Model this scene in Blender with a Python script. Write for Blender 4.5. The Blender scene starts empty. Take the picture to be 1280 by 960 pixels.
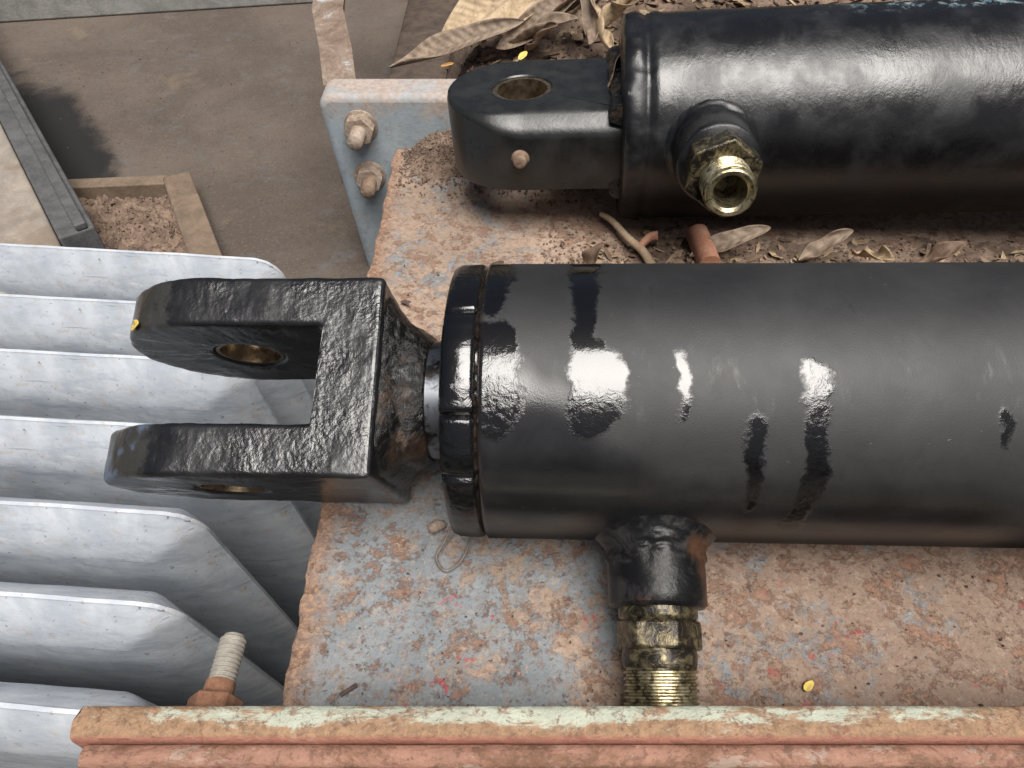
import bpy, bmesh, math, random
from mathutils import Vector, Matrix, noise, Euler
R = math.radians
PI = math.pi
sc = bpy.context.scene
col = sc.collection

# ------------------------------------------------------------------ camera
cam_d = bpy.data.cameras.new('camera')
cam = bpy.data.objects.new('camera', cam_d)
col.objects.link(cam)
CAM_H = 0.2908
cam.location = (0, 0, CAM_H)
cam.rotation_euler = (R(42), 0, 0)
cam_d.sensor_width = 36
cam_d.lens = 25.3
cam_d.clip_start = 0.01
cam_d.clip_end = 200
sc.camera = cam

# ------------------------------------------------------------------ light
SUN_EL, SUN_AZ = 69, -20        # elevation; degrees to the left of straight behind the camera
w = bpy.data.worlds.new('World')
sc.world = w
w.use_nodes = True
wn = w.node_tree
wn.nodes.clear()
wo = wn.nodes.new('ShaderNodeOutputWorld')
bg = wn.nodes.new('ShaderNodeBackground')
sky = wn.nodes.new('ShaderNodeTexSky')
sky.sky_type = 'NISHITA'
sky.sun_disc = False
sky.sun_elevation = R(SUN_EL)
sky.sun_rotation = R(180 + SUN_AZ)
sky.air_density = 1.0
sky.dust_density = 7.0
sky.ozone_density = 0.6
bg.inputs['Strength'].default_value = 0.05
wn.links.new(sky.outputs[0], bg.inputs[0])
wn.links.new(bg.outputs[0], wo.inputs[0])
sd = bpy.data.lights.new('sun', 'SUN')
sun = bpy.data.objects.new('sun', sd)
col.objects.link(sun)
sd.energy = 5.0
sd.angle = R(40)
sd.color = (1.0, 0.972, 0.935)
sdir = Vector((-math.sin(R(SUN_AZ)) * math.cos(R(SUN_EL)), -math.cos(R(SUN_AZ)) * math.cos(R(SUN_EL)), math.sin(R(SUN_EL))))
sun.rotation_euler = sdir.to_track_quat('Z', 'Y').to_euler()
sun.location = sdir * 3
vs = sc.view_settings
vs.view_transform = 'Standard'
vs.look = 'None'
vs.exposure = 0.0
vs.gamma = 1.0
vs.use_curve_mapping = False


# ------------------------------------------------------------------ node helpers
class NT:
    def __init__(s, name):
        s.m = bpy.data.materials.new(name)
        s.m.use_nodes = True
        s.t = s.m.node_tree
        s.t.nodes.clear()
        s.out = s.n('ShaderNodeOutputMaterial')
        s.b = s.n('ShaderNodeBsdfPrincipled')
        s.t.links.new(s.b.outputs[0], s.out.inputs[0])
        s.co = s.n('ShaderNodeTexCoord').outputs['Object']

    def n(s, t, **k):
        x = s.t.nodes.new(t)
        for a, v in k.items():
            setattr(x, a, v)
        return x

    def put(s, sock, v):
        if isinstance(v, bpy.types.NodeSocket):
            s.t.links.new(v, sock)
        elif isinstance(v, (tuple, list)):
            sock.default_value = tuple(v) + ((1,) if len(v) == 3 and sock.type == 'RGBA' else ())
        else:
            sock.default_value = v

    def set(s, **k):
        for a, v in k.items():
            s.put(s.b.inputs[a.replace('_', ' ')], v)
        return s

    def noise(s, scale, detail=5, rough=0.6, dist=0.0, co=None, off=None):
        x = s.n('ShaderNodeTexNoise')
        c = co or s.co
        if off is not None:
            mp = s.n('ShaderNodeMapping')
            s.put(mp.inputs['Location'], off)
            s.t.links.new(c, mp.inputs['Vector'])
            c = mp.outputs[0]
        s.t.links.new(c, x.inputs['Vector'])
        s.put(x.inputs['Scale'], scale)
        x.inputs['Detail'].default_value = detail
        x.inputs['Roughness'].default_value = rough
        x.inputs['Distortion'].default_value = dist
        return x.outputs['Fac']

    def vor(s, scale, co=None, feature='F1'):
        x = s.n('ShaderNodeTexVoronoi', feature=feature)
        s.t.links.new(co or s.co, x.inputs['Vector'])
        x.inputs['Scale'].default_value = scale
        return x.outputs['Distance']

    def stretch(s, sx, sy, sz):
        mp = s.n('ShaderNodeMapping')
        mp.inputs['Scale'].default_value = (sx, sy, sz)
        s.t.links.new(s.co, mp.inputs['Vector'])
        return mp.outputs[0]

    def ramp(s, fac, a, b, lo=0.0, hi=1.0):
        x = s.n('ShaderNodeMapRange', interpolation_type='SMOOTHSTEP')
        s.put(x.inputs['Value'], fac)
        s.put(x.inputs['From Min'], a)
        s.put(x.inputs['From Max'], b)
        s.put(x.inputs['To Min'], lo)
        s.put(x.inputs['To Max'], hi)
        return x.outputs[0]

    def math(s, op, a, b=0.0, c=0.0):
        x = s.n('ShaderNodeMath', operation=op)
        s.put(x.inputs[0], a)
        s.put(x.inputs[1], b)
        s.put(x.inputs[2], c)
        return x.outputs[0]

    def mix(s, fac, a, b):
        x = s.n('ShaderNodeMix', data_type='RGBA')
        s.put(x.inputs[0], fac)
        s.put(x.inputs[6], a)
        s.put(x.inputs[7], b)
        return x.outputs[2]

    def sep(s, co=None):
        x = s.n('ShaderNodeSeparateXYZ')
        s.t.links.new(co or s.co, x.inputs[0])
        return x.outputs

    def attr(s, name):
        x = s.n('ShaderNodeAttribute', attribute_name=name)
        return x.outputs['Fac']

    def bump(s, h, strength=0.5, dist=0.001, prev=None):
        x = s.n('ShaderNodeBump')
        x.inputs['Strength'].default_value = strength if not isinstance(strength, bpy.types.NodeSocket) else 1
        s.put(x.inputs['Strength'], strength)
        x.inputs['Distance'].default_value = dist
        s.put(x.inputs['Height'], h)
        if prev is not None:
            s.t.links.new(prev, x.inputs['Normal'])
        return x.outputs[0]


# ------------------------------------------------------------------ materials
M = {}


def make_materials():
    # --- black paint on the lower barrel: matt overspray with wet gloss patches (attribute)
    k = NT('black_paint_matt_and_gloss')
    g = k.attr('gloss')
    nz = k.noise(260, 5, 0.7)
    nz2 = k.noise(900, 3, 0.6)
    g2 = k.math('ADD', g, k.math('MULTIPLY', k.math('SUBTRACT', nz, 0.5), 0.8))
    g2 = k.math('ADD', g2, k.math('MULTIPLY', k.math('SUBTRACT', k.noise(700, 4, 0.7, off=(6, 2, 8)), 0.5), 0.7))
    gm = k.ramp(g2, 0.28, 0.82)
    smear = k.noise(30, 6, 0.65, 0.4)
    c = k.mix(k.ramp(smear, 0.35, 0.75), (0.009, 0.009, 0.0095), (0.020, 0.020, 0.021))
    c = k.mix(gm, c, (0.004, 0.004, 0.0045))
    lip = k.attr('dust')
    c = k.mix(k.math('MULTIPLY', lip, k.ramp(nz, 0.35, 0.7)), c, (0.05, 0.035, 0.027))
    fine = k.noise(1500, 2, 0.5)
    speck = k.ramp(k.noise(420, 3, 0.7, off=(3, 1, 2)), 0.725, 0.76)
    c = k.mix(k.math('MULTIPLY', speck, 0.6), c, (0.16, 0.16, 0.16))
    rough_m = k.math('SUBTRACT', k.ramp(k.noise(14, 5, 0.6), 0.3, 0.7, 0.54, 0.66), k.ramp(k.noise(70, 6, 0.7, 0.3, k.stretch(1.5, 0.6, 0.6)), 0.55, 0.75, 0.0, 0.16))
    rough = k.math('ADD', k.math('MULTIPLY', gm, -0.52), rough_m)
    rough = k.math('MAXIMUM', rough, 0.07)
    rough = k.math('MINIMUM', rough, k.ramp(k.attr('semi'), 0.0, 1.0, 0.70, 0.17))
    b1 = k.bump(fine, k.ramp(gm, 0, 1, 0.10, 0.03), 0.0005)
    lump = k.noise(330, 4, 0.7, 0.6)
    b2 = k.bump(k.math('MULTIPLY', lump, k.math('MULTIPLY', gm, k.attr('lump'))), 0.28, 0.0009, b1)
    b3 = k.bump(gm, 0.12, 0.0003, b2)
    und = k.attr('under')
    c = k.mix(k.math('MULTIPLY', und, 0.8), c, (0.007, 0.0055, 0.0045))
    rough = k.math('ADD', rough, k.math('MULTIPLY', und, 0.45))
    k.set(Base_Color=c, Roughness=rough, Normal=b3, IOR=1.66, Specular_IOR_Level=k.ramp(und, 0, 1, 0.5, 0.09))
    M['barrel'] = k.m

    # --- black gloss enamel, brushed on (upper cylinder)
    k = NT('black_gloss_enamel')
    st = k.stretch(1.0, 0.55, 0.55)
    n1 = k.noise(220, 6, 0.72, 0.5, st)
    n2 = k.noise(38, 5, 0.6, 0.3)
    n3 = k.noise(700, 3, 0.6)
    rough = k.ramp(n2, 0.30, 0.72, 0.20, 0.46)
    c = k.mix(k.ramp(n2, 0.4, 0.75), (0.006, 0.006, 0.0065), (0.014, 0.0145, 0.016))
    dust = k.ramp(k.noise(90, 6, 0.75, off=(5, 2, 1)), 0.62, 0.80)
    c = k.mix(k.math('MULTIPLY', dust, 0.45), c, (0.09, 0.075, 0.06))
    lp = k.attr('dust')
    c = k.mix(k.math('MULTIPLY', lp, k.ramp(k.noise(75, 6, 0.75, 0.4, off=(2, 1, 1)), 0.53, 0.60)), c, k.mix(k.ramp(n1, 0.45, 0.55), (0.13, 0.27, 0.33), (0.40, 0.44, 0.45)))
    b1 = k.bump(n1, 0.34, 0.0008)
    b2 = k.bump(n3, 0.14, 0.0005, b1)
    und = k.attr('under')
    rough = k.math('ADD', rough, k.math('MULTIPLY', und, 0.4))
    k.set(Base_Color=c, Roughness=rough, Normal=b2, IOR=1.6, Specular_IOR_Level=k.ramp(und, 0, 1, 0.5, 0.14))
    M['enamel'] = k.m

    # --- satin black (top of the eye lug, smooth)
    k = NT('black_enamel_smooth')
    n2 = k.noise(60, 5, 0.6)
    n3 = k.noise(500, 4, 0.65)
    sp = k.ramp(k.noise(600, 3, 0.7, off=(1, 5, 3)), 0.72, 0.76)
    c = k.mix(k.ramp(n2, 0.35, 0.7), (0.011, 0.0115, 0.0115), (0.022, 0.023, 0.022))
    c = k.mix(k.math('MULTIPLY', sp, 0.5), c, (0.2, 0.17, 0.14))
    k.set(Base_Color=c, Roughness=k.ramp(n2, 0.3, 0.7, 0.25, 0.40), Normal=k.bump(n3, 0.2, 0.0006), IOR=1.55)
    M['eye'] = k.m

    # --- black paint over rough casting (clevis)
    k = NT('black_paint_on_casting')
    n1 = k.noise(520, 4, 0.55, 0.1)
    n2 = k.noise(45, 5, 0.6, 0.2)
    n3 = k.noise(120, 5, 0.7, 0.3, off=(4, 4, 1))
    wear = k.attr('wear')
    wm = k.ramp(k.math('ADD', wear, k.math('MULTIPLY', k.math('SUBTRACT', n3, 0.5), 1.3)), 0.45, 0.75)
    c = k.mix(k.ramp(n2, 0.35, 0.7), (0.007, 0.007, 0.0075), (0.016, 0.016, 0.017))
    c = k.mix(k.math('MULTIPLY', wm, 0.75), c, k.mix(k.ramp(n2, 0.52, 0.6), (0.045, 0.042, 0.037), (0.10, 0.13, 0.19)))
    rough = k.ramp(n2, 0.3, 0.7, 0.22, 0.38)
    X, Y, Z = k.sep()
    face = k.ramp(Z, 0.0355, 0.0385, 0.35, 1.0)
    b1 = k.bump(n1, k.math('MULTIPLY', face, k.ramp(k.noise(28, 4, 0.6, off=(2, 3, 9)), 0.36, 0.62, 0.14, 0.52)), 0.0010)
    b2 = k.bump(n3, 0.10, 0.0010, b1)
    k.set(Base_Color=c, Roughness=rough, Normal=b2, IOR=1.7)
    M['cast'] = k.m

    # --- dark oily paint on weld / fitting
    k = NT('black_oily_weld')
    n1 = k.noise(240, 6, 0.7, 0.8)
    n2 = k.noise(70, 5, 0.65, 0.4)
    c = k.mix(k.ramp(n2, 0.48, 0.72), (0.006, 0.006, 0.006), (0.060, 0.034, 0.020))
    k.set(Base_Color=c, Roughness=k.ramp(n2, 0.3, 0.7, 0.14, 0.42), Normal=k.bump(n1, 0.7, 0.0022), IOR=1.6)
    M['weld'] = k.m

    # --- boss: thin worn paint over steel
    k = NT('worn_paint_over_steel')
    n1 = k.noise(90, 6, 0.7, 0.5)
    n2 = k.noise(400, 4, 0.7)
    wearm = k.ramp(n1, 0.46, 0.66)
    c = k.mix(wearm, (0.007, 0.007, 0.0075), (0.045, 0.043, 0.043))
    c = k.mix(k.ramp(k.noise(35, 4, 0.6, off=(2, 7, 1)), 0.55, 0.72), c, (0.07, 0.035, 0.02))
    k.set(Base_Color=c, Roughness=k.ramp(n1, 0.3, 0.7, 0.26, 0.46), Metallic=k.math('MULTIPLY', wearm, 0.4), Normal=k.bump(n2, 0.3, 0.0008), IOR=1.5, Specular_IOR_Level=0.25)
    M['boss'] = k.m

    # --- yellow zinc / brass thread
    k = NT('yellow_zinc_plated_steel')
    n1 = k.noise(150, 5, 0.7, 0.4)
    c = k.mix(k.ramp(n1, 0.3, 0.7), (0.40, 0.34, 0.19), (0.55, 0.50, 0.35))
    gr = k.ramp(k.noise(260, 5, 0.75, 0.6, off=(7, 3, 3)), 0.46, 0.64)
    c = k.mix(k.math('MULTIPLY', gr, 0.9), c, (0.05, 0.03, 0.015))
    k.set(Base_Color=c, Metallic=0.92, Roughness=k.ramp(n1, 0.3, 0.7, 0.26, 0.46), Normal=k.bump(k.noise(500, 4, 0.7), 0.25, 0.0006))
    M['zinc'] = k.m

    k = NT('oily_zinc_plated_steel')
    n1 = k.noise(190, 5, 0.75, 0.8)
    c = k.mix(k.ramp(n1, 0.42, 0.68), (0.022, 0.018, 0.014), (0.20, 0.165, 0.09))
    k.set(Base_Color=c, Metallic=0.55, Roughness=0.27, Normal=k.bump(n1, 0.4, 0.0012))
    M['oily'] = k.m

    k = NT('bronze_bush')
    n1 = k.noise(200, 4, 0.6)
    k.set(Base_Color=k.mix(k.ramp(n1, 0.35, 0.65), (0.26, 0.19, 0.115), (0.42, 0.34, 0.24)), Metallic=0.9, Roughness=k.ramp(n1, 0.3, 0.7, 0.24, 0.38))
    M['bronze'] = k.m

    k = NT('chrome_rod')
    n1 = k.noise(80, 4, 0.6)
    k.set(Base_Color=k.mix(k.ramp(k.noise(120, 5, 0.7, 0.4), 0.45, 0.6), (0.15, 0.16, 0.175), (0.03, 0.027, 0.025)), Metallic=0.9, Roughness=k.ramp(n1, 0.3, 0.7, 0.28, 0.45))
    M['chrome'] = k.m

    # --- galvanised / pale paint radiator fins
    k = NT('galvanised_fin')
    n1 = k.noise(28, 7, 0.7, 0.3)
    n2 = k.noise(220, 5, 0.7)
    c = k.mix(k.ramp(n1, 0.3, 0.7), (0.39, 0.43, 0.475), (0.57, 0.60, 0.635))
    streak = k.noise(60, 5, 0.7, 0.2, k.stretch(0.35, 1, 1.4))
    c = k.mix(k.math('MULTIPLY', k.ramp(streak, 0.5, 0.7), 0.55), c, (0.27, 0.30, 0.36))
    stain = k.ramp(k.noise(75, 6, 0.75, 0.4, off=(3, 3, 3)), 0.54, 0.68)
    c = k.mix(k.math('MULTIPLY', stain, 0.65), c, (0.46, 0.37, 0.30))
    scr = k.ramp(k.noise(130, 4, 0.7, 0.2, k.stretch(0.25, 1, 1.6)), 0.60, 0.72)
    c = k.mix(k.math('MULTIPLY', scr, 0.5), c, (0.68, 0.70, 0.73))
    line = k.ramp(k.noise(95, 3, 0.6, 0.1, k.stretch(0.12, 1, 3.0), off=(2, 6, 1)), 0.66, 0.70)
    c = k.mix(k.math('MULTIPLY', line, 0.55), c, (0.17, 0.18, 0.21))
    fl = k.ramp(k.noise(230, 3, 0.6, off=(1, 8, 3)), 0.66, 0.71)
    c = k.mix(k.math('MULTIPLY', fl, 0.7), c, (0.12, 0.11, 0.12))
    k.set(Base_Color=c, Metallic=0.0, Roughness=k.ramp(n2, 0.3, 0.7, 0.42, 0.62), Normal=k.bump(n2, 0.18, 0.0008, k.bump(n1, 0.2, 0.003)))
    M['fin'] = k.m

    # --- rusty blue-grey floor of the tray
    k = NT('rusty_blue_grey_paint')
    X, Y, Z = k.sep()
    big = k.noise(26, 8, 0.72, 0.5)
    med = k.noise(85, 8, 0.74, 0.4, off=(2, 5, 0))
    fine = k.noise(330, 6, 0.75)
    paint = k.mix(k.ramp(k.noise(40, 6, 0.7), 0.3, 0.7), (0.195, 0.22, 0.235), (0.28, 0.30, 0.31))
    dustc = k.mix(k.ramp(fine, 0.3, 0.7), (0.33, 0.225, 0.16), (0.47, 0.35, 0.27))
    dustc = k.mix(k.ramp(k.noise(9, 5, 0.6, off=(1, 9, 0)), 0.38, 0.66), dustc, (0.30, 0.225, 0.17))
    far_r = k.math('MULTIPLY', k.ramp(X, 0.0, 0.16), k.ramp(Y, -0.09, -0.15))
    dustc = k.mix(k.math('MULTIPLY', far_r, 0.75), dustc, k.mix(fine, (0.17, 0.115, 0.085), (0.30, 0.215, 0.16)))
    # more dust and rust to the right and at the back
    bias = k.ramp(X, -0.07, 0.20, -0.045, 0.075)
    bias2 = k.ramp(Y, -0.10, 0.03, 0.0, 0.075)
    dm = k.math('ADD', k.math('ADD', k.math('MULTIPLY', k.math('ADD', big, med), 0.5), bias), bias2)
    c = k.mix(k.ramp(dm, 0.455, 0.545), paint, dustc)
    rust = k.ramp(k.math('ADD', k.math('MULTIPLY', k.noise(95, 7, 0.74, 0.1, off=(8, 2, 0)), 1.0), k.math('MULTIPLY', bias, 0.25)), 0.52, 0.60)
    c = k.mix(k.math('MULTIPLY', rust, 0.8), c, k.mix(fine, (0.21, 0.105, 0.062), (0.36, 0.205, 0.14)))
    dark = k.ramp(k.noise(140, 6, 0.7, 0.05, off=(4, 4, 4)), 0.585, 0.66)
    c = k.mix(k.math('MULTIPLY', dark, 0.75), c, (0.10, 0.055, 0.045))
    redm = k.ramp(k.noise(95, 4, 0.6, 0.3, off=(9, 1, 6)), 0.64, 0.69)
    redm = k.math('MULTIPLY', redm, k.ramp(Y, -0.12, -0.16, 0.0, 1.0))
    c = k.mix(k.math('MULTIPLY', redm, 0.85), c, (0.40, 0.085, 0.09))
    mot = k.ramp(k.noise(260, 6, 0.8, 0.0, off=(5, 6, 1)), 0.50, 0.62)
    c = k.mix(k.math('MULTIPLY', mot, 0.6), c, (0.20, 0.12, 0.085))
    mot2 = k.ramp(k.noise(200, 6, 0.8, 0.3, off=(1, 2, 7)), 0.54, 0.64)
    c = k.mix(k.math('MULTIPLY', mot2, 0.45), c, (0.50, 0.38, 0.29))
    pit = k.ramp(k.noise(380, 4, 0.75, 0.3, off=(4, 9, 7)), 0.59, 0.67)
    c = k.mix(k.math('MULTIPLY', pit, 0.65), c, (0.09, 0.055, 0.045))
    em = k.ramp(k.math('ADD', X, k.math('MULTIPLY', k.math('SUBTRACT', med, 0.5), 0.035)), -0.076, -0.089)
    c = k.mix(k.math('MULTIPLY', em, k.ramp(fine, 0.30, 0.55, 0.45, 0.95)), c, k.mix(k.ramp(fine, 0.35, 0.65), (0.19, 0.09, 0.05), (0.42, 0.27, 0.18)))
    k.set(Base_Color=c, Roughness=0.82, Normal=k.bump(k.math('SUBTRACT', 1.0, k.math('ADD', k.math('MULTIPLY', k.ramp(dm, 0.48, 0.52), 0.5), k.math('MULTIPLY', rust, 0.5))), 0.8, 0.0011, k.bump(med, 0.5, 0.0025, k.bump(fine, 0.8, 0.0013))))
    M['floor'] = k.m

    # --- blue-grey wall with dusty rust
    k = NT('blue_grey_paint_dusty')
    X, Y, Z = k.sep()
    n1 = k.noise(30, 7, 0.7, 0.4)
    fine = k.noise(300, 6, 0.75)
    c = k.mix(k.ramp(k.noise(60, 6, 0.7), 0.3, 0.7), (0.27, 0.325, 0.36), (0.36, 0.41, 0.44))
    top = k.ramp(k.math('ADD', Z, k.math('MULTIPLY', k.math('SUBTRACT', n1, 0.5), 0.09)), 0.026, 0.050)
    c = k.mix(k.math('MULTIPLY', top, 0.85), c, k.mix(k.ramp(fine, 0.35, 0.65), (0.33, 0.25, 0.20), (0.48, 0.39, 0.33)))
    rust = k.ramp(k.noise(80, 7, 0.75, 0.5, off=(3, 8, 0)), 0.58, 0.66)
    c = k.mix(k.math('MULTIPLY', rust, 0.7), c, (0.40, 0.26, 0.17))
    mot = k.ramp(k.noise(210, 6, 0.8, 0.4, off=(5, 6, 1)), 0.52, 0.64)
    c = k.mix(k.math('MULTIPLY', mot, 0.5), c, (0.24, 0.19, 0.165))
    k.set(Base_Color=c, Roughness=0.8, Normal=k.bump(n1, 0.25, 0.002, k.bump(fine, 0.35, 0.0008)))
    M['wall'] = k.m

    # --- front rail: pale green paint flaking to rust, pinkish lower flange
    for nm, base, flake in (('rail_green', (0.43, 0.45, 0.36), (0.33, 0.205, 0.12)), ('rail_pink', (0.31, 0.165, 0.115), (0.22, 0.115, 0.07))):
        k = NT('flaking_' + nm)
        st = k.stretch(0.45, 1, 1)
        X, Y, Z = k.sep()
        n1 = k.noise(70, 8, 0.75, 0.5, st)
        fine = k.noise(350, 6, 0.75)
        c = k.mix(k.ramp(k.noise(120, 5, 0.7), 0.35, 0.65), base, tuple(min(0.8, v * 1.22) for v in base))
        if nm == 'rail_green':
            fl = k.math('ADD', n1, k.ramp(Y, -0.2130, -0.2185, -0.03, 0.18))
            fl = k.math('ADD', fl, k.ramp(X, 0.02, 0.12, -0.01, 0.05))
            fl = k.math('ADD', fl, k.ramp(X, -0.11, -0.14, 0.0, 0.10))
        else:
            fl = n1
        c = k.mix(k.ramp(fl, 0.47, 0.56), c, k.mix(k.ramp(fine, 0.35, 0.65), tuple(v * 0.75 for v in flake), tuple(v * 1.2 for v in flake)))
        mot = k.ramp(k.noise(230, 6, 0.8, 0.5, off=(5, 6, 1)), 0.52, 0.62)
        c = k.mix(k.math('MULTIPLY', mot, 0.75), c, (0.15, 0.08, 0.052))
        pal = k.ramp(k.noise(110, 7, 0.78, 0.1, st, off=(3, 1, 4)), 0.56, 0.62)
        c = k.mix(k.math('MULTIPLY', pal, 0.6), c, (0.47, 0.42, 0.33) if nm == 'rail_green' else (0.42, 0.33, 0.27))
        dk = k.ramp(k.noise(140, 6, 0.72, 0.4, off=(2, 2, 9)), 0.57, 0.66)
        c = k.mix(k.math('MULTIPLY', dk, 0.7), c, (0.20, 0.085, 0.06))
        if nm == 'rail_green':
            rl = k.ramp(Y, -0.2180, -0.2196)
            c = k.mix(k.math('MULTIPLY', rl, 0.65), c, (0.36, 0.13, 0.10))
        k.set(Base_Color=c, Roughness=0.75, Normal=k.bump(n1, 0.8, 0.0022, k.bump(fine, 0.7, 0.0010)))
        M[nm] = k.m

    # --- dusty brown steel plate in the background
    k = NT('dusty_brown_plate')
    n1 = k.noise(5, 7, 0.65, 0.3)
    n2 = k.noise(30, 8, 0.75, 0.3)
    fine = k.noise(420, 5, 0.8)
    c = k.mix(k.ramp(n1, 0.35, 0.65), (0.078, 0.060, 0.048), (0.120, 0.094, 0.074))
    c = k.mix(k.math('MULTIPLY', k.ramp(n2, 0.5, 0.72), 0.5), c, (0.12, 0.125, 0.13))
    c = k.mix(k.math('MULTIPLY', k.ramp(fine, 0.5, 0.7), 0.45), c, (0.22, 0.185, 0.15))
    c = k.mix(k.math('MULTIPLY', k.ramp(k.noise(170, 6, 0.8, off=(7, 7, 2)), 0.55, 0.66), 0.6), c, (0.045, 0.036, 0.03))
    pale = k.ramp(k.noise(11, 6, 0.7, 0.4, off=(3, 1, 0)), 0.58, 0.72)
    c = k.mix(k.math('MULTIPLY', pale, 0.4), c, (0.22, 0.17, 0.115))
    X, Y, Z = k.sep()
    ux, uy = -0.589, 0.808          # shadow alongside the slanting bar, painted into the deck colour
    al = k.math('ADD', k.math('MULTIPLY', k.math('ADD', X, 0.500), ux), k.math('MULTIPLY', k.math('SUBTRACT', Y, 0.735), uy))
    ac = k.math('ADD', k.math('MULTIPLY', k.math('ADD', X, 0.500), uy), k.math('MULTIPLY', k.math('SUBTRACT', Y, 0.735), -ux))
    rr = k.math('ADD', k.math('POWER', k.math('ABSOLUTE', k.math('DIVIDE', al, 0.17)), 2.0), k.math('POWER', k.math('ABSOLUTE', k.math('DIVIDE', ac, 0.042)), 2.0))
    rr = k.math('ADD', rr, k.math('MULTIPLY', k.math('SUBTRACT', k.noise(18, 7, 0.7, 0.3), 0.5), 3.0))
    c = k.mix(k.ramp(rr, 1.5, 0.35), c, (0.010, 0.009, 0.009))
    k.set(Base_Color=c, Roughness=0.9, Normal=k.bump(fine, 0.5, 0.001, k.bump(n2, 0.25, 0.004)))
    M['deck'] = k.m

    for nm, a, b, r in (('bar_grey', (0.055, 0.056, 0.058), (0.115, 0.115, 0.113), 0.7), ('panel_pale', (0.22, 0.20, 0.175), (0.34, 0.29, 0.24), 0.8),
                        ('angle_brown', (0.12, 0.085, 0.058), (0.21, 0.155, 0.11), 0.85), ('beam_pale', (0.21, 0.21, 0.20), (0.34, 0.34, 0.32), 0.75),
                        ('tab_rust', (0.13, 0.085, 0.06), (0.29, 0.225, 0.175), 0.8), ('shade_brown', (0.045, 0.033, 0.026), (0.105, 0.075, 0.055), 0.9), ('ground', (0.05, 0.045, 0.04), (0.09, 0.08, 0.07), 0.95),
                        ('bolt_dusty', (0.17, 0.115, 0.08), (0.46, 0.375, 0.30), 0.85), ('bolt_brown', (0.11, 0.068, 0.046), (0.30, 0.21, 0.15), 0.85), ('bolt_rust', (0.13, 0.055, 0.03), (0.30, 0.155, 0.09), 0.85),
                        ('stud_grey', (0.26, 0.235, 0.20), (0.42, 0.39, 0.34), 0.6), ('pipe_red', (0.36, 0.15, 0.09), (0.47, 0.27, 0.18), 0.8),
                        ('twig', (0.30, 0.21, 0.13), (0.48, 0.37, 0.25), 0.85), ('dirt', (0.085, 0.056, 0.040), (0.26, 0.185, 0.135), 0.95),
                        ('chip', (0.05, 0.035, 0.03), (0.14, 0.095, 0.075), 0.9), ('wire', (0.12, 0.09, 0.08), (0.3, 0.24, 0.2), 0.6)):
        k = NT(nm)
        n1 = k.noise(35 if r < 0.9 else 60, 7, 0.72, 0.4)
        fine = k.noise(400, 5, 0.75)
        c = k.mix(k.ramp(k.math('ADD', k.math('MULTIPLY', n1, 0.7), k.math('MULTIPLY', fine, 0.3)), 0.36, 0.64), a, b)
        if nm == 'tab_rust':
            c = k.mix(k.ramp(n1, 0.55, 0.62), c, (0.36, 0.39, 0.42))
        if nm in ('panel_pale', 'beam_pale'):
            c = k.mix(k.math('MULTIPLY', k.ramp(k.noise(14, 6, 0.7, off=(2, 2, 2)), 0.5, 0.68), 0.6), c, (0.17, 0.12, 0.085))
        k.set(Base_Color=c, Roughness=r, Normal=k.bump(fine, 0.5, 0.001, k.bump(n1, 0.3, 0.003)))
        if nm in ('stud_grey', 'wire'):
            k.set(Metallic=0.3)
        M[nm] = k.m

    # --- leaves
    for nm, a, b in (('leaf_dry', (0.29, 0.20, 0.115), (0.50, 0.385, 0.25)), ('leaf_grey', (0.17, 0.125, 0.09), (0.31, 0.235, 0.17)),
                     ('leaf_dark', (0.12, 0.075, 0.05), (0.24, 0.16, 0.11)), ('leaf_yellow', (0.72, 0.52, 0.10), (0.80, 0.66, 0.24)), ('leaf_orange', (0.65, 0.34, 0.10), (0.75, 0.46, 0.18))):
        k = NT(nm)
        X, Y, Z = k.sep()
        n1 = k.noise(90, 6, 0.7, 0.3)
        vein = k.math('ABSOLUTE', Y)
        c = k.mix(k.ramp(n1, 0.32, 0.68), a, b)
        c = k.mix(k.math('MULTIPLY', k.ramp(vein, 0.0016, 0.0004), 0.4), c, tuple(v * 0.6 for v in a))
        if 'yellow' not in nm and 'orange' not in nm:
            c = k.mix(k.math('MULTIPLY', k.ramp(k.noise(170, 6, 0.75, off=(3, 5, 1)), 0.52, 0.66), 0.65), c, (0.10, 0.062, 0.038))
        side = k.math('SINE', k.math('MULTIPLY', k.math('ADD', k.math('MULTIPLY', X, 1.0), vein), 900))
        k.set(Base_Color=c, Roughness=0.7, Normal=k.bump(side, 0.35, 0.0008, k.bump(k.noise(200, 5, 0.7), 0.4, 0.001)))
        M[nm] = k.m


make_materials()


# ------------------------------------------------------------------ mesh helpers
def finish(me, smooth=40):
    if smooth:
        for p in me.polygons:
            p.use_smooth = True
        me.set_sharp_from_angle(angle=R(smooth))
    me.update()


def mk(name, verts, faces, mat, parent=None, smooth=40, bevel=0.0, seg=3, loc=(0, 0, 0), rot=(0, 0, 0), fix=True):
    me = bpy.data.meshes.new(name)
    me.from_pydata([tuple(v) for v in verts], [], faces)
    if fix:
        bm = bmesh.new()
        bm.from_mesh(me)
        bmesh.ops.recalc_face_normals(bm, faces=bm.faces)
        bm.to_mesh(me)
        bm.free()
    me.materials.append(M[mat] if isinstance(mat, str) else mat)
    o = bpy.data.objects.new(name, me)
    col.objects.link(o)
    o.location = loc
    o.rotation_euler = rot
    if parent:
        o.parent = parent
    if bevel:
        md = o.modifiers.new('bevel', 'BEVEL')
        md.width = bevel
        md.segments = seg
        md.limit_method = 'ANGLE'
        md.angle_limit = R(35)
        md.harden_normals = False
    finish(me, smooth)
    return o


def tag(o, label, cat=None, group=None, kind=None):
    if label:
        o['label'] = label
    if cat:
        o['category'] = cat
    if group:
        o['group'] = group
    if kind:
        o['kind'] = kind
    return o


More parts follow.
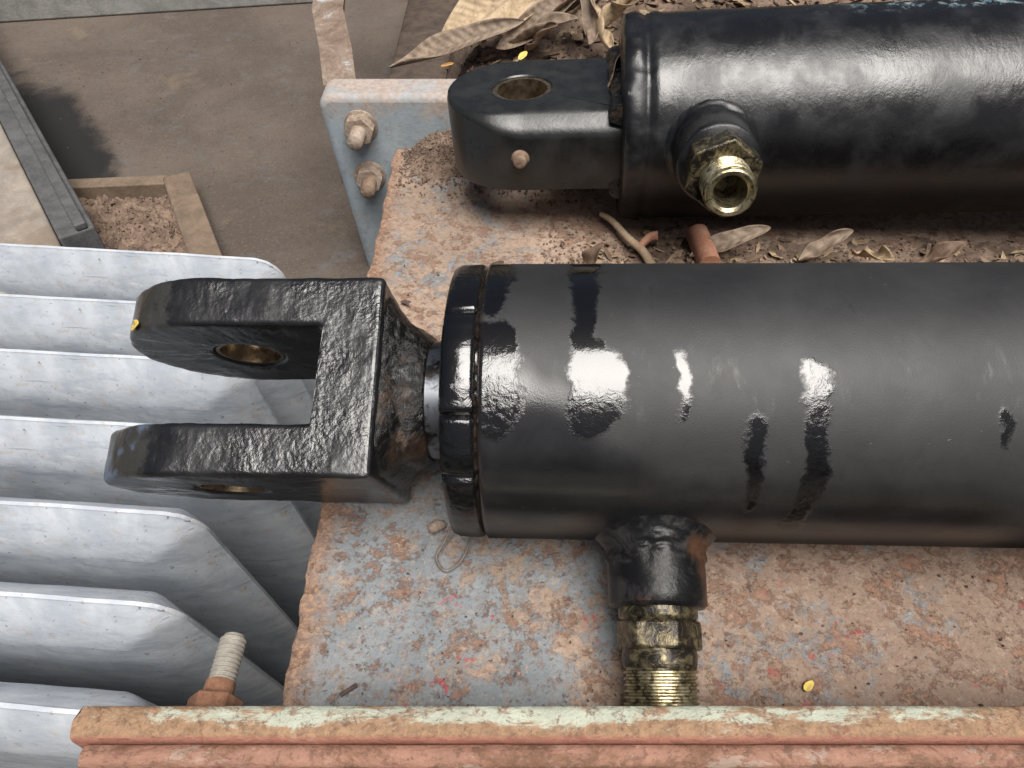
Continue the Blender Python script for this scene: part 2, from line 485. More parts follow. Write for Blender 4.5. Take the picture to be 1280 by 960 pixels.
def empty(name, loc, mat=None):
    o = bpy.data.objects.new(name, None)
    o.empty_display_size = 0.02
    col.objects.link(o)
    if mat is not None:
        o.matrix_world = mat
    else:
        o.location = loc
    return o


def box(x0, x1, y0, y1, z0, z1):
    v = [(x, y, z) for x in (x0, x1) for y in (y0, y1) for z in (z0, z1)]
    f = [(0, 1, 3, 2), (4, 6, 7, 5), (0, 4, 5, 1), (2, 3, 7, 6), (0, 2, 6, 4), (1, 5, 7, 3)]
    return v, f


def lathe(prof, seg=64, axis='x', closed=False, jitter=None):
    """revolve (t, r) pairs about local x ('x') or about local -y ('-y'); r=0 ends are fanned"""
    V, F = [], []
    rings = []
    for (t, r) in prof:
        ring = []
        if r < 1e-7:
            V.append((t, 0, 0))
            ring = [len(V) - 1] * seg
        else:
            for i in range(seg):
                a = 2 * PI * i / seg
                rr = r + (jitter(t, a, r) if jitter else 0)
                V.append((t, rr * math.cos(a), rr * math.sin(a)))
                ring.append(len(V) - 1)
        rings.append(ring)
    n = len(rings)
    for k in range(n if closed else n - 1):
        A, B = rings[k], rings[(k + 1) % n]
        for i in range(seg):
            j = (i + 1) % seg
            q = [A[i], B[i], B[j], A[j]]
            u = []
            for x in q:
                if x not in u:
                    u.append(x)
            if len(u) > 2:
                F.append(tuple(u))
    if axis == '-y':
        V = [(y, -x, z) for (x, y, z) in V]
    return V, F


def thread_profile(t0, t1, r, depth, pitch):
    p = []
    n = max(1, int(round((t1 - t0) / pitch)))
    pt = (t1 - t0) / n
    for i in range(n):
        a = t0 + i * pt
        p += [(a, r - depth), (a + pt * 0.30, r), (a + pt * 0.62, r), (a + pt * 0.92, r - depth)]
    return p


def helix_thread(t0, t1, r, depth, pitch, tail, seg=72):
    """external screw thread about local -y with a real helix, then a lathed tail of (t, r)"""
    n = int(round((t1 - t0) / pitch)) + 2
    sub = ((0.0, r - depth), (0.30, r), (0.55, r), (0.85, r - depth))
    V, F = [], []
    rows = []
    for k in range(n):
        for f, rr in sub:
            rows.append((t0 + (k - 1 + f) * pitch, rr))
    for (t, rr) in rows:
        for j in range(seg):
            a = 2 * PI * j / seg
            tt = t + pitch * j / seg
            nick = lump((tt * 2, rr * math.cos(a), rr * math.sin(a)), 260, 0.00022, 3) if rr == r else 0
            q = min(max(tt, t0), t1)
            V.append(((rr + nick) * math.cos(a), -q, (rr + nick) * math.sin(a)))
    m = len(rows)
    for i in range(m - 1):
        for j in range(seg - 1):
            F.append((i * seg + j, i * seg + j + 1, (i + 1) * seg + j + 1, (i + 1) * seg + j))
    for i in range(m - 5):
        F.append((i * seg + seg - 1, (i + 4) * seg, (i + 5) * seg, (i + 1) * seg + seg - 1))
    TV, TF = lathe([(t1 - 0.0002, r - depth * 0.5)] + tail, seg, '-y')
    o = len(V)
    return V + TV, F + [tuple(o + x for x in f) for f in TF]


def prism(n, r, t0, t1, rot=0.0):
    V = []
    for t in (t0, t1):
        for i in range(n):
            a = rot + 2 * PI * i / n
            V.append((r * math.cos(a), -t, r * math.sin(a)))
    F = [tuple(range(n)), tuple(range(2 * n - 1, n - 1, -1))]
    for i in range(n):
        j = (i + 1) % n
        F.append((i, j, n + j, n + i))
    return V, F


def lump(p, s, amp, seed=0.0):
    return amp * noise.fractal(Vector(p) * s + Vector((seed, seed * 1.7, seed * 0.3)), 0.8, 2.0, 4)


def frame(o, ex):
    ex = Vector(ex).normalized()
    ey = Vector((0, 0, 1)).cross(ex).normalized()
    ez = ex.cross(ey)
    m = Matrix.Identity(4)
    for i, a in enumerate((ex, ey, ez)):
        for j in range(3):
            m[j][i] = a[j]
    m.translation = Vector(o)
    return m


def plate_with_hole(outline, hc, hr, zt, zb, N=120):
    """plate in local x/y, thickness along z; outline(angle) -> point around the hole centre"""
    V = []
    for z in (zt, zb):
        for i in range(N):
            a = 2 * PI * i / N
            V.append((hc[0] + hr * math.cos(a), hc[1] + hr * math.sin(a), z))
        for i in range(N):
            x, y = outline(2 * PI * i / N)
            V.append((x, y, z))
    F = []
    for i in range(N):
        j = (i + 1) % N
        F.append((i, j, N + j, N + i))
        F.append((2 * N + i, 3 * N + i, 3 * N + j, 2 * N + j))
        F.append((N + i, N + j, 3 * N + j, 3 * N + i))
        F.append((i, 2 * N + i, 2 * N + j, j))
    return V, F


def ray_outline(inside, c, rmax):
    def f(a):
        lo, hi = 0.0, rmax
        for _ in range(40):
            m = (lo + hi) / 2
            if inside(c[0] + m * math.cos(a), c[1] + m * math.sin(a)):
                lo = m
            else:
                hi = m
        return c[0] + lo * math.cos(a), c[1] + lo * math.sin(a)
    return f


def set_attr(me, name, fn):
    a = me.attributes.new(name, 'FLOAT', 'POINT')
    a.data.foreach_set('value', [fn(v.co) for v in me.vertices])


# ------------------------------------------------------------------ the setting
g = mk('ground', *box(-4, 4, -4, 4, -0.62, -0.60), 'ground', smooth=0)
tag(g, 'dark ground far below the steel tray and fins', kind='structure')

FL = -0.0903           # left edge of the tray floor
tray = empty('steel_tray', (0.0, 0.29, -0.006))
tag(tray, 'rusty blue-grey steel tray carrying both black cylinders', 'tray')


def tray_part(name, V, F, mat, **k):
    o = mk(name, [(x, y - 0.29, z + 0.006) for x, y, z in V], F, mat, **k)
    o.parent = tray
    return o


# floor plate, uneven left edge
def floor_mesh():
    V, F = [], []
    xs = [FL + (i / 60) ** 1.6 * (0.75 - FL) for i in range(61)]
    ys = [0.0815 + i * (0.5060 - 0.0815) / 150 for i in range(151)]
    for top in (1, 0):
        for x in xs:
            for y in ys:
                z = 0.0 if top else -0.006
                xx = x
                if x == xs[0]:
                    xx += lump((0, y, 0), 60, 0.0016, 3)
                if top:
                    z += -0.0003 - abs(lump((x, y, 0), 25, 0.0007, 5))
                    if x == xs[0]:
                        z -= 0.0010
                V.append((xx, y, z))
    nx, ny = len(xs), len(ys)
    o = nx * ny
    for i in range(nx - 1):
        for j in range(ny - 1):
            a = i * ny + j
            F.append((a, a + ny, a + ny + 1, a + 1))
            F.append((o + a, o + a + 1, o + a + ny + 1, o + a + ny))
    for j in range(ny - 1):
        F.append((j, j + 1, o + j + 1, o + j))
        a = (nx - 1) * ny + j
        F.append((a, o + a, o + a + 1, a + 1))
    for i in range(nx - 1):
        a = i * ny
        F.append((a, o + a, o + a + ny, a + ny))
        a = i * ny + ny - 1
        F.append((a, a + ny, o + a + ny, o + a))
    return V, F


fl = tray_part('floor_plate', *floor_mesh(), 'floor', smooth=50)


# rear wall with rounded upper left corner
def wall_mesh():
    pts = []
    rc = 0.010
    for i in range(7):
        a = PI - i * PI / 2 / 6
        pts.append((-0.1427 + rc + rc * math.cos(a), 0.0415 - rc + rc * math.sin(a)))
    pts += [(0.75, 0.0415), (0.75, -0.20), (-0.121, -0.20)]
    n = len(pts)
    V = [(x, 0.5067, z) for x, z in pts] + [(x, 0.5380, z) for x, z in pts]
    F = [tuple(range(n)), tuple(range(2 * n - 1, n - 1, -1))] + [(i, (i + 1) % n, n + (i + 1) % n, n + i) for i in range(n)]
    return V, F


rw = tray_part('rear_wall', *wall_mesh(), 'wall', bevel=0.005, seg=4)


# front flange (top of the near wall) and the flange bolted against it
def rail_mesh(y0, y1, z0, z1, x0, seed, dip=0.0):
    V, F = [], []
    N = 420
    prof = [(y1, z0), (y1, z1 - 0.0022), (y1 - 0.0006, z1 - 0.0006), (y1 - 0.0022, z1), ((y0 + y1) / 2, z1 + 0.0003), (y0 + 0.0022, z1 - 0.0002), (y0 + 0.0006, z1 - 0.0009), (y0, z1 - 0.0026), (y0, z0)]
    m = len(prof)
    for i in range(N + 1):
        x = x0 + (0.50 - x0) * (i / N) ** 1.25
        for k, (y, z) in enumerate(prof):
            e = 0.0 if k in (0, m - 1) else 1.0
            xo = lump((0, y * 6, z * 6), 40, 0.0020, seed) if i == 0 else 0
            V.append((x + xo, y + e * lump((x, k * 0.3, 0), 45, 0.00018, seed), z + e * (lump((x, 0, k * 0.3), 28, 0.00025, seed + 4) + lump((x, 0, k * 0.3), 220, 0.00012, seed))))
    for i in range(N):
        for k in range(m - 1):
            a = i * m + k
            F.append((a, a + 1, a + m + 1, a + m))
    F.append(tuple(range(m)))
    F.append(tuple(N * m + k for k in range(m - 1, -1, -1)))
    return V, F


ff = tray_part('front_wall', *rail_mesh(0.0702, 0.0812, -0.20, 0.0415, -0.1430, 1.3), 'rail_green', smooth=60)
bf = mk('bolted_flange', *rail_mesh(0.0628, 0.0697, -0.20, 0.0395, -0.1390, 7.7), 'rail_pink', smooth=60)
tag(bf, 'pinkish rusty flange bolted along the near edge of the tray', 'flange')

# background steel deck below and behind
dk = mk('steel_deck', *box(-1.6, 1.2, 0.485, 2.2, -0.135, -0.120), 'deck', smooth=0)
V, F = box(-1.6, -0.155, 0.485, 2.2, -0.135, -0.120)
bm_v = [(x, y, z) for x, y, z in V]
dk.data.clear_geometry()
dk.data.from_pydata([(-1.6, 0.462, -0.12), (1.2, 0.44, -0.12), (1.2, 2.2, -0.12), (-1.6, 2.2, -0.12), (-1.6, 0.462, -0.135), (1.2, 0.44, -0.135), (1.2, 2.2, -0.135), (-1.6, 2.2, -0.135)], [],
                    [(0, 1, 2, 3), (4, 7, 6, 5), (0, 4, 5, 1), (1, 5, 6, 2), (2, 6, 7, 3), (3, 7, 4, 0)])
tag(dk, 'dusty brown steel deck plate behind the pale fins', kind='structure')


# ------------------------------------------------------------------ background members on the deck
def bar_between(name, p0, p1, width, height, mat, z0, bevel=0.0015, parent=None, prof=None):
    d = Vector((p1[0] - p0[0], p1[1] - p0[1], 0))
    L = d.length
    a = math.atan2(d.y, d.x)
    V, F = box(0, L, -width / 2, width / 2, 0, height)
    return mk(name, V, F, mat, parent, bevel=bevel, loc=(p0[0], p0[1], z0), rot=(0, 0, a))


# far beam along the top of the picture
fb = empty('channel_beam', (-0.282, 1.126, -0.12))
tag(fb, 'pale grey steel channel lying along the far edge of the deck', 'beam')
for nm, y0, y1, z0, z1 in (('web', 0.012, 0.10, 0.0, 0.030), ('near_lip', -0.004, 0.010, 0.0, 0.046), ('far_lip', 0.102, 0.116, 0.0, 0.055)):
    o = mk(nm.replace('near_', '').replace('far_', ''), *box(-0.85, 0.03, y0, y1, z0, z1), 'beam_pale', fb, bevel=0.003, loc=(0, 0, 0))
fb.rotation_euler = (0, 0, R(9.5))
# slanting dark bar and the pale panel on its left
sb = empty('slanted_bar', (-0.388, 0.53, -0.12))
tag(sb, 'dark grey angle bar slanting across the upper left corner', 'bar')
d = Vector((-0.235, 0.325, 0))
a = math.atan2(d.y, d.x)
mk('upright_leg', *box(-0.06, 0.62, -0.014, 0.014, 0, 0.060), 'bar_grey', sb, bevel=0.002, rot=(0, 0, a))
mk('ridge', *box(-0.06, 0.62, -0.0045, 0.0045, 0.060, 0.066), 'bar_grey', sb, bevel=0.0012, rot=(0, 0, a), loc=(0.004, 0.003, 0))
pp = mk('pale_panel', *box(-0.06, 0.62, 0.016, 0.30, 0, 0.030), 'panel_pale', None, bevel=0.002, rot=(0, 0, a), loc=(-0.388, 0.53, -0.12))
tag(pp, 'pale dusty panel left of the slanting dark bar', 'panel')

# angle-iron corner holding dirt
af = empty('angle_frame', (-0.30, 0.60, -0.12))
tag(af, 'brown angle-iron corner frame holding loose dirt on the deck', 'frame')


def local_bar(name, p0, p1, width, height, mat, par):
    d = Vector((p1[0] - p0[0], p1[1] - p0[1], 0))
    return mk(name, *box(0, d.length, -width / 2, width / 2, 0, height), mat, par, bevel=0.0015,
              loc=(p0[0] - par.location.x, p0[1] - par.location.y, 0), rot=(0, 0, math.atan2(d.y, d.x)))


local_bar('cross_bar', (-0.44, 0.612), (-0.338, 0.620), 0.016, 0.022, 'angle_brown', af)
local_bar('side_bar', (-0.330, 0.626), (-0.258, 0.485), 0.026, 0.024, 'angle_brown', af)

# bent strap rising from behind the rear wall
st = empty('bent_strap', (-0.146, 0.56, -0.02))
tag(st, 'bent rusty grey steel strap behind the corner of the tray', 'strap')
V, F = [], []
path = [(-0.147, 0.545, -0.05), (-0.147, 0.548, 0.030), (-0.153, 0.58, 0.046), (-0.166, 0.63, 0.056), (-0.170, 0.67, 0.058), (-0.168, 0.71, 0.058), (-0.158, 0.80, 0.058), (-0.150, 0.95, 0.058)]
for (x, y, z) in path:
    for (dx, dz) in ((0, 0), (0.026, 0), (0.026, -0.005), (0, -0.005)):
        V.append((x + dx + 0.146, y - 0.56, z + dz + 0.02))
for i in range(len(path) - 1):
    for k in range(4):
        F.append((i * 4 + k, i * 4 + (k + 1) % 4, i * 4 + 4 + (k + 1) % 4, i * 4 + 4 + k))
F.append((0, 1, 2, 3))
F.append(tuple(len(V) - 4 + k for k in (3, 2, 1, 0)))
mk('strap', V, F, 'tab_rust', st, bevel=0.001, smooth=50)


db = mk('shade_plate', *box(-0.128, -0.040, 0.575, 1.25, -0.118, -0.050), 'shade_brown', None, bevel=0.003)  # added dark plate, its colour stands in for shade behind the strap
tag(db, 'dark plate added for the shade between the bent strap and the dry leaves', 'plate')


# ------------------------------------------------------------------ radiator fins
def fin_mesh():
    """panel in local x (leftwards) and -z (down), bulging away from a flat seam at the border; corner rounded"""
    Lx, Lz, rc = 0.42, 0.42, 0.022
    us = [0, 0.0008, 0.003, 0.006, 0.009, 0.012, 0.016, 0.020, 0.025, 0.030, 0.036, 0.045, 0.06, 0.08, 0.11, 0.15, 0.2, 0.27, 0.34, Lx]
    V, F = [], []

    def prof(d):
        t = min(1.0, max(0.0, (d - 0.0004) / 0.046))
        return 0.0011 + 0.0150 * (1 - (1 - t) ** 2.2)

    nu, nv = 64, 56
    idx = {}
    for side in (-1, 1):
        for i in range(nu + 1):
            for j in range(nv + 1):
                # square -> rounded corner map
                u = Lx * (i / nu) ** 1.9
                v = Lz * (j / nv) ** 1.9
                x, z = u, v
                if u < rc and v < rc:
                    m = max(rc - u, rc - v)
                    e = math.hypot(rc - u, rc - v)
                    if e > 1e-9:
                        k = m / e
                        x = rc - (rc - u) * k
                        z = rc - (rc - v) * k
                    d = rc - m
                else:
                    d = min(u, v)
                y = side * prof(d) + lump((x, 0, z), 9, 0.0006, 2) + lump((x, 1, z), 60, 0.00012, 5)
                if (i == 0 or j == 0):
                    k2 = lump((x, 3, z), 80, 0.00025, 8)
                    x, z = x + k2, z + k2
                idx[(side, i, j)] = len(V)
                V.append((-x, y, -z))
    for side in (-1, 1):
        for i in range(nu):
            for j in range(nv):
                q = (idx[(side, i, j)], idx[(side, i + 1, j)], idx[(side, i + 1, j + 1)], idx[(side, i, j + 1)])
                F.append(q if side == 1 else q[::-1])
    rim = [(0, j) for j in range(nv, 0, -1)] + [(i, 0) for i in range(nu + 1)]
    for (a, b) in zip(rim, rim[1:]):
        F.append((idx[(1,) + a], idx[(1,) + b], idx[(-1,) + b], idx[(-1,) + a]))
    return V, F


FH = 0.34
rad = empty('radiator', (-0.26, 0.30, -0.60))
tag(rad, 'bank of pale galvanised radiator fins left of the tray', 'radiator')
fv, ff_ = fin_mesh()
fin0 = None
fin_y = [1.317, 1.154, 0.9885, 0.823, 0.653, 0.500, 0.344]
fin_x = [-0.1760, -0.168, -0.1740, -0.158, -0.1725, -0.1700, -0.163]
for i, (a, xr) in enumerate(zip(fin_y, fin_x)):
    y0 = a * FH - 0.0125 - 0.004 * (i < 2)
    loc = (xr + 0.26, y0 - 0.30, CAM_H - FH + 0.60)
    if fin0 is None:
        fin0 = mk('fin', fv, ff_, 'fin', rad, smooth=40)
        o = fin0
    else:
        o = fin0.copy()
        col.objects.link(o)
        o.parent = rad
    o.location = loc
    o.rotation_euler = (R(8.0 + [0.3, -0.4, 0.5, 0, -0.5, 0.4, 0][i]), 0, R([-5.2, -4.6, -4.5, -4.2, -4.3, -4.0, -4.4][i]))


# ------------------------------------------------------------------ lower hydraulic cylinder
LO = Vector((-0.0137, 0.2007, 0.0575))
LM = frame(LO, (1, -0.0446, 0.040))
RB = 0.0575
lower = empty('hydraulic_cylinder', (0, 0, 0), LM)
tag(lower, 'near black hydraulic cylinder with forked clevis end over the fins', 'cylinder', 'black hydraulic cylinders on the tray')
PORT_ROLL = R(20)
CLEV_ROLL = R(26)


def smooth01(t):
    t = max(0.0, min(1.0, t))
    return t * t * (3 - 2 * t)


def elev_of(co):
    return math.degrees(math.atan2(co.z, -co.y))     # 0 = towards the viewer, 90 = up


def px2x(px):
    return (px - 640) * 0.00028 + 0.0137


# gloss patches: polylines of (x_px, elevation, half width in px)
PATCH = [
    [(622, 132, 17), (626, 100, 20), (622, 86, 17)],
    [(626, 72, 28), (628, 62, 30), (630, 52, 34), (628, 44, 30)],
    [(747, 132, 18), (746, 112, 22), (745, 96, 20), (741, 82, 12), (744, 68, 18)],
    [(750, 66, 26), (760, 57, 36), (757, 47, 34), (745, 42, 20)],
    [(862, 66, 8), (864, 54, 10), (866, 44, 7)],
    [(947, 42, 13), (952, 26, 12), (958, 8, 9)],
    [(1020, 60, 17), (1024, 48, 14), (1022, 36, 15), (1030, 26, 14), (1020, 10, 14), (1014, -5, 12)],
    [(1242, 46, 7), (1242, 36, 6)],
    [(640, 44, 60), (660, 26, 110), (680, 4, 130)],
    [(720, 27, 40), (760, 16, 60), (800, 4, 70), (840, -14, 90)],
    [(880, 14, 14), (930, 4, 50), (1000, -8, 70)],
    [(700, -10, 90), (900, -14, 110), (1200, -17, 120)],
]


def gloss_fn(co, lo=0, hi=8):
    e = elev_of(co)
    x = co.x
    best = 0.0
    k1 = 9.0 * noise.noise(co * 120)
    px = (x - 0.0137) / 0.00028 + 640 + k1 + 5 * noise.noise(co * 420)
    e = e + 2.5 * noise.noise(co * 160 + Vector((5, 5, 5)))
    for pi, pl in enumerate(PATCH):
        if not lo <= pi < hi:
            continue
        for (xa, ea, wa), (xb, eb, wb) in zip(pl, pl[1:]):
            # degrees -> px scale: 1 deg of arc = 1 mm -> 3.6 px
            ax, ay = xa, ea * 3.6
            bx, by = xb, eb * 3.6
            qx, qy = px, e * 3.6
            dx, dy = bx - ax, by - ay
            t = max(0.0, min(1.0, ((qx - ax) * dx + (qy - ay) * dy) / (dx * dx + dy * dy)))
            r = wa + (wb - wa) * t
            dd = math.hypot(qx - ax - t * dx, qy - ay - t * dy)
            s = 0.5 + (r - dd) / (16.0 if pi < 8 else 90.0)
            if s > best:
                best = s
    return max(0.0, min(1.0, best))


def barrel_mesh(x0, x1, r, nx, ns, amp=0.00008):
    V, F = [], []
    for i in range(nx + 1):
        x = x0 + (x1 - x0) * (i / nx)
        for j in range(ns):
            a = 2 * PI * j / ns
            p = (x, r * math.cos(a), r * math.sin(a))
            rr = r + lump(p, 30, amp, 1)
            if i == 0:
                rr -= 0.0012
            V.append((x, rr * math.cos(a), rr * math.sin(a)))
    for i in range(nx):
        for j in range(ns):
            k = (j + 1) % ns
            F.append((i * ns + j, i * ns + k, (i + 1) * ns + k, (i + 1) * ns + j))
    F.append(tuple(range(ns - 1, -1, -1)))
    F.append(tuple(nx * ns + j for j in range(ns)))
    return V, F


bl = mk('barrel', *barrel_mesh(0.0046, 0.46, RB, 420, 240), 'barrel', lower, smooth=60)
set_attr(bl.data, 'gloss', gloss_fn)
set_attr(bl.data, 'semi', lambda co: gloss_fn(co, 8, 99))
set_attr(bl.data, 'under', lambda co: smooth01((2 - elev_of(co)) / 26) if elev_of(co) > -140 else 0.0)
set_attr(bl.data, 'dust', lambda co: max(0, 1 - abs(co.x - 0.0046) / 0.0018) * 0.9)
set_attr(bl.data, 'lump', lambda co: (0.35 if 58 < elev_of(co) < 82 else 1.0) * max(0.3, 1.2 - max(0, co.x - 0.004) / 0.05) + 0.5 * smooth01((56 - elev_of(co)) / 6) * (elev_of(co) > 0) + 0.7 * (0.118 < co.x < 0.13))

# end ring (gland) with spanner flats cut as shallow notches
def ring_jit(t, a, r):
    e = math.degrees(math.atan2(math.sin(a), -math.cos(a)))
    d = 0.0
    for c in (44.0, 84.0, 20.0):
        d -= 0.0022 * max(0, 1 - abs(e - c) / 1.8)
    d += 0.0009 * (1 if 20 < e < 84 else 0) + lump((t, r * math.cos(a), r * math.sin(a)), 130, 0.00045, 4) * (1 if 18 < e < 88 else 0.3)
    return d


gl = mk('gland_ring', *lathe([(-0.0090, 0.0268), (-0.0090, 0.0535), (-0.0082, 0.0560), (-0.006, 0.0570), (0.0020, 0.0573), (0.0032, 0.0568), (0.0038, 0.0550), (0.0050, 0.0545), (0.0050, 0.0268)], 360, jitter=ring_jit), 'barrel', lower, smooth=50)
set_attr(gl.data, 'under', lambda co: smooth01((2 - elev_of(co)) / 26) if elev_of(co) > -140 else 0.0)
set_attr(gl.data, 'gloss', lambda co: 1.0 if elev_of(co) < 96 else 0.75)
set_attr(gl.data, 'dust', lambda co: 0.9 if co.x > 0.0034 else 0.0)
set_attr(gl.data, 'lump', lambda co: 0.45 if 56 < elev_of(co) < 80 else 1.2)

rod = mk('piston_rod', *lathe([(-0.024, 0), (-0.024, 0.0252), (0.003, 0.0252), (0.003, 0)], 96), 'chrome', lower, smooth=40)

# clevis: one casting with slot and cross hole.  local x along rod, n = z, hole axis = y
CX0, CX1 = -0.035, -0.058      # back of block, bottom of slot
EC, ERX, CH = -0.110, 0.043, 0.039
HOLE = (-0.103, 0.0)
CW, CI = 0.0400, 0.0195


def cl_inside(x, z):
    if x > CX0 or abs(z) > CH:
        return False
    if x < EC:
        return ((x - EC) / ERX) ** 2 + (z / CH) ** 2 <= 1
    return True


def build_clevis():
    HR = 0.0145
    ol = ray_outline(cl_inside, HOLE, 0.2)
    N = 160
    # add the two exact corners at the back
    V, F = plate_with_hole(ol, HOLE, HR, CW, -CW, N)
    for zc in (CH, -CH):
        a = math.atan2(zc, CX0 - HOLE[0]) % (2 * PI)
        i = int(round(a / (2 * PI / N))) % N
        for base in (N, 3 * N):
            V[base + i] = (CX0, zc, V[base + i][2])
    V = [(x, t, z) for (x, z, t) in V]
    ob = mk('clevis', V, F, 'cast', None, smooth=0)
    cutV, cutF = box(-0.25, CX1, -CI, CI, -0.08, 0.08)
    cut = mk('cutter', cutV, cutF, 'cast', None, smooth=0, bevel=0.0035, seg=4)
    md = ob.modifiers.new('slot', 'BOOLEAN')
    md.object = cut
    md.operation = 'DIFFERENCE'
    md.solver = 'EXACT'
    dg = bpy.context.evaluated_depsgraph_get()
    me = bpy.data.meshes.new_from_object(ob.evaluated_get(dg))
    ob.modifiers.clear()
    ob.data = me
    me.name = 'clevis'
    bpy.data.objects.remove(cut)
    # chamfer the outline a little, then refine for cast unevenness
    md = ob.modifiers.new('bevel', 'BEVEL')
    md.width = 0.0030
    md.segments = 4
    md.limit_method = 'ANGLE'
    md.angle_limit = R(38)
    md2 = ob.modifiers.new('tri', 'TRIANGULATE')
    dg.update()
    me2 = bpy.data.meshes.new_from_object(ob.evaluated_get(dg))
    ob.modifiers.clear()
    ob.data = me2
    bm = bmesh.new()
    bm.from_mesh(me2)
    bmesh.ops.remove_doubles(bm, verts=bm.verts, dist=1e-5)
    for it in range(9):
        ed = [e for e in bm.edges if e.calc_length() > 0.0040]
        if not ed:
            break
        bmesh.ops.subdivide_edges(bm, edges=ed, cuts=1)
        bmesh.ops.triangulate(bm, faces=[f for f in bm.faces if len(f.verts) > 3])
    for v in bm.verts:
        p = v.co
        hd = math.hypot(p.x - HOLE[0], p.z)
        if hd > 0.016:
            v.co = p + v.normal * (lump(p, 50, 0.00045, 9) + lump(p, 190, 0.00016, 2))
    bm.to_mesh(me2)
    bm.free()
    me2.materials.clear()
    me2.materials.append(M['cast'])
    finish(me2, 50)
    set_attr(me2, 'wear', lambda co: max(0.0, min(1.0, (-0.112 - co.x) / 0.014)) * 0.85 if co.z > 0 else 0.25)
    return ob


cl = build_clevis()
cl.parent = lower
cl.rotation_euler = (CLEV_ROLL, 0, 0)
for s in (-1, 1):
    c0 = s * (CI + 0.0010)
    c1 = s * (CW - 0.0010)
    pr = [(min(c0, c1), 0.0128), (min(c0, c1), 0.0144), (max(c0, c1), 0.0144), (max(c0, c1), 0.0128)]
    V, F = lathe(pr, 72, closed=True)
    V = [(y + HOLE[0], x, z) for x, y, z in V]
    mk('bush', V, F, 'bronze', lower, smooth=40, rot=(CLEV_ROLL, 0, 0))


# tapering welded neck between clevis block and rod
def neck():
    V, F = [], []
    N, Mx = 96, 22
    for i in range(Mx + 1):
        t = i / Mx
        x = CX0 - 0.001 + (0.0165) * t
        for j in range(N):
            a = 2 * PI * j / N
            ca, sa = math.cos(a), math.sin(a)
            sq = 0.0368 / max(abs(ca) * 0.975, abs(sa))
            sq = min(sq, 0.047)
            rd = 0.0265
            k = t ** 0.75
            r = sq * (1 - k) + rd * k
            bump = 0.0013 * math.sin(t * 9.0) * (1 - t) + lump((x, r * ca, r * sa), 90, 0.0016, 6) * (0.3 + 0.7 * math.sin(PI * min(1, t)))
            r += bump
            V.append((x, r * ca, r * sa))
    for i in range(Mx):
        for j in range(N):
            k = (j + 1) % N
            F.append((i * N + j, i * N + k, (i + 1) * N + k, (i + 1) * N + j))
    F.append(tuple(range(N - 1, -1, -1)))
    F.append(tuple(Mx * N + j for j in range(N)))
    return V, F


mk('weld_neck', *neck(), 'weld', lower, smooth=70, rot=(CLEV_ROLL, 0, 0))

# port: boss + fitting.  The weld fillet at its foot follows the saddle line on the barrel
def boss_mesh(RR, r, t_end, flare, fh, seed, N=112):
    rows = []
    m = 18
    for i in range(m + 1):
        q = i / m
        rows.append((-0.0016 + fh * q, r + flare * (1 - q) ** 2.8, 1.0))
    V, F = [], []
    steps = []
    for sft, rad, k in rows:
        steps.append((sft, rad, True))
    for q in (0.35, 0.7, 0.93):
        steps.append((q, r, False))
    n = 0
    for (sv, rad, sad) in steps:
        for j in range(N):
            a = 2 * PI * j / N
            rr = rad + lump((sv * 3, rad * math.cos(a), rad * math.sin(a)), 100, 0.0009 if sad else 0.0002, seed)
            zz = rr * math.sin(a)
            base = math.sqrt(max(1e-6, RR * RR - min(rad, r + flare) ** 2 * math.sin(a) ** 2))
            foot = math.sqrt(RR * RR - (r * math.sin(a)) ** 2) - 0.0016 + fh
            t = base + sv if sad else foot + (t_end - foot) * sv
            V.append((rr * math.cos(a), -t, zz))
        n += 1
    for (t, rad) in ((t_end - 0.0012, r * 0.993), (t_end, r * 0.94), (t_end, r * 0.4)):
        for j in range(N):
            a = 2 * PI * j / N
            V.append((rad * math.cos(a), -t, rad * math.sin(a)))
        n += 1
    for i in range(n - 1):
        for j in range(N):
            k = (j + 1) % N
            F.append((i * N + j, i * N + k, (i + 1) * N + k, (i + 1) * N + j))
    F.append(tuple(range(N)))
    F.append(tuple((n - 1) * N + j for j in range(N - 1, -1, -1)))
    return V, F


PX = 0.0712
def bj(t, a, r):
    return lump((t, r * math.cos(a), r * math.sin(a)), 110, 0.0007 if t < 0.066 else 0.00025, 3)


boss = mk('port_boss', *boss_mesh(RB, 0.0186, 0.0836, 0.0068, 0.0120, 3), 'boss', lower, smooth=60, loc=(PX, 0, 0), rot=(PORT_ROLL, 0, 0))
fit = empty('port_fitting', (0, 0, 0))
fit.parent = lower
fit.location = (PX, 0, 0)
fit.rotation_euler = (PORT_ROLL, 0, 0)
mk('collar', *lathe([(0.083, 0.0148), (0.0868, 0.0148), (0.0878, 0.0142), (0.0885, 0.0128)], 64, '-y'), 'oily', fit, smooth=40)
hx = mk('hexagon', *prism(6, 0.0160, 0.0880, 0.0985, R(12)), 'oily', fit, bevel=0.0014)
mk('neck', *lathe([(0.098, 0.0134), (0.1005, 0.0137), (0.1035, 0.0134), (0.105, 0.0128)], 64, '-y', jitter=lambda t, a, r: lump((t, r * math.cos(a), r * math.sin(a)), 160, 0.0004, 8)), 'oily', fit, smooth=50)
mk('thread', *helix_thread(0.1045, 0.1225, 0.0134, 0.0009, 0.0021, [(0.1232, 0.0116), (0.1232, 0.0085), (0.108, 0.0085), (0.108, 0)]), 'zinc', fit, smooth=25)

# ------------------------------------------------------------------ upper hydraulic cylinder
UO = Vector((0.068, 0.4340, 0.0612))
UM = frame(UO, (1, -0.07, 0.070))
upper = empty('hydraulic_cylinder', (0, 0, 0), UM)
tag(upper, 'far black hydraulic cylinder with flat eye lug, beside dry leaves', 'cylinder', 'black hydraulic cylinders on the tray')
RU = 0.0611


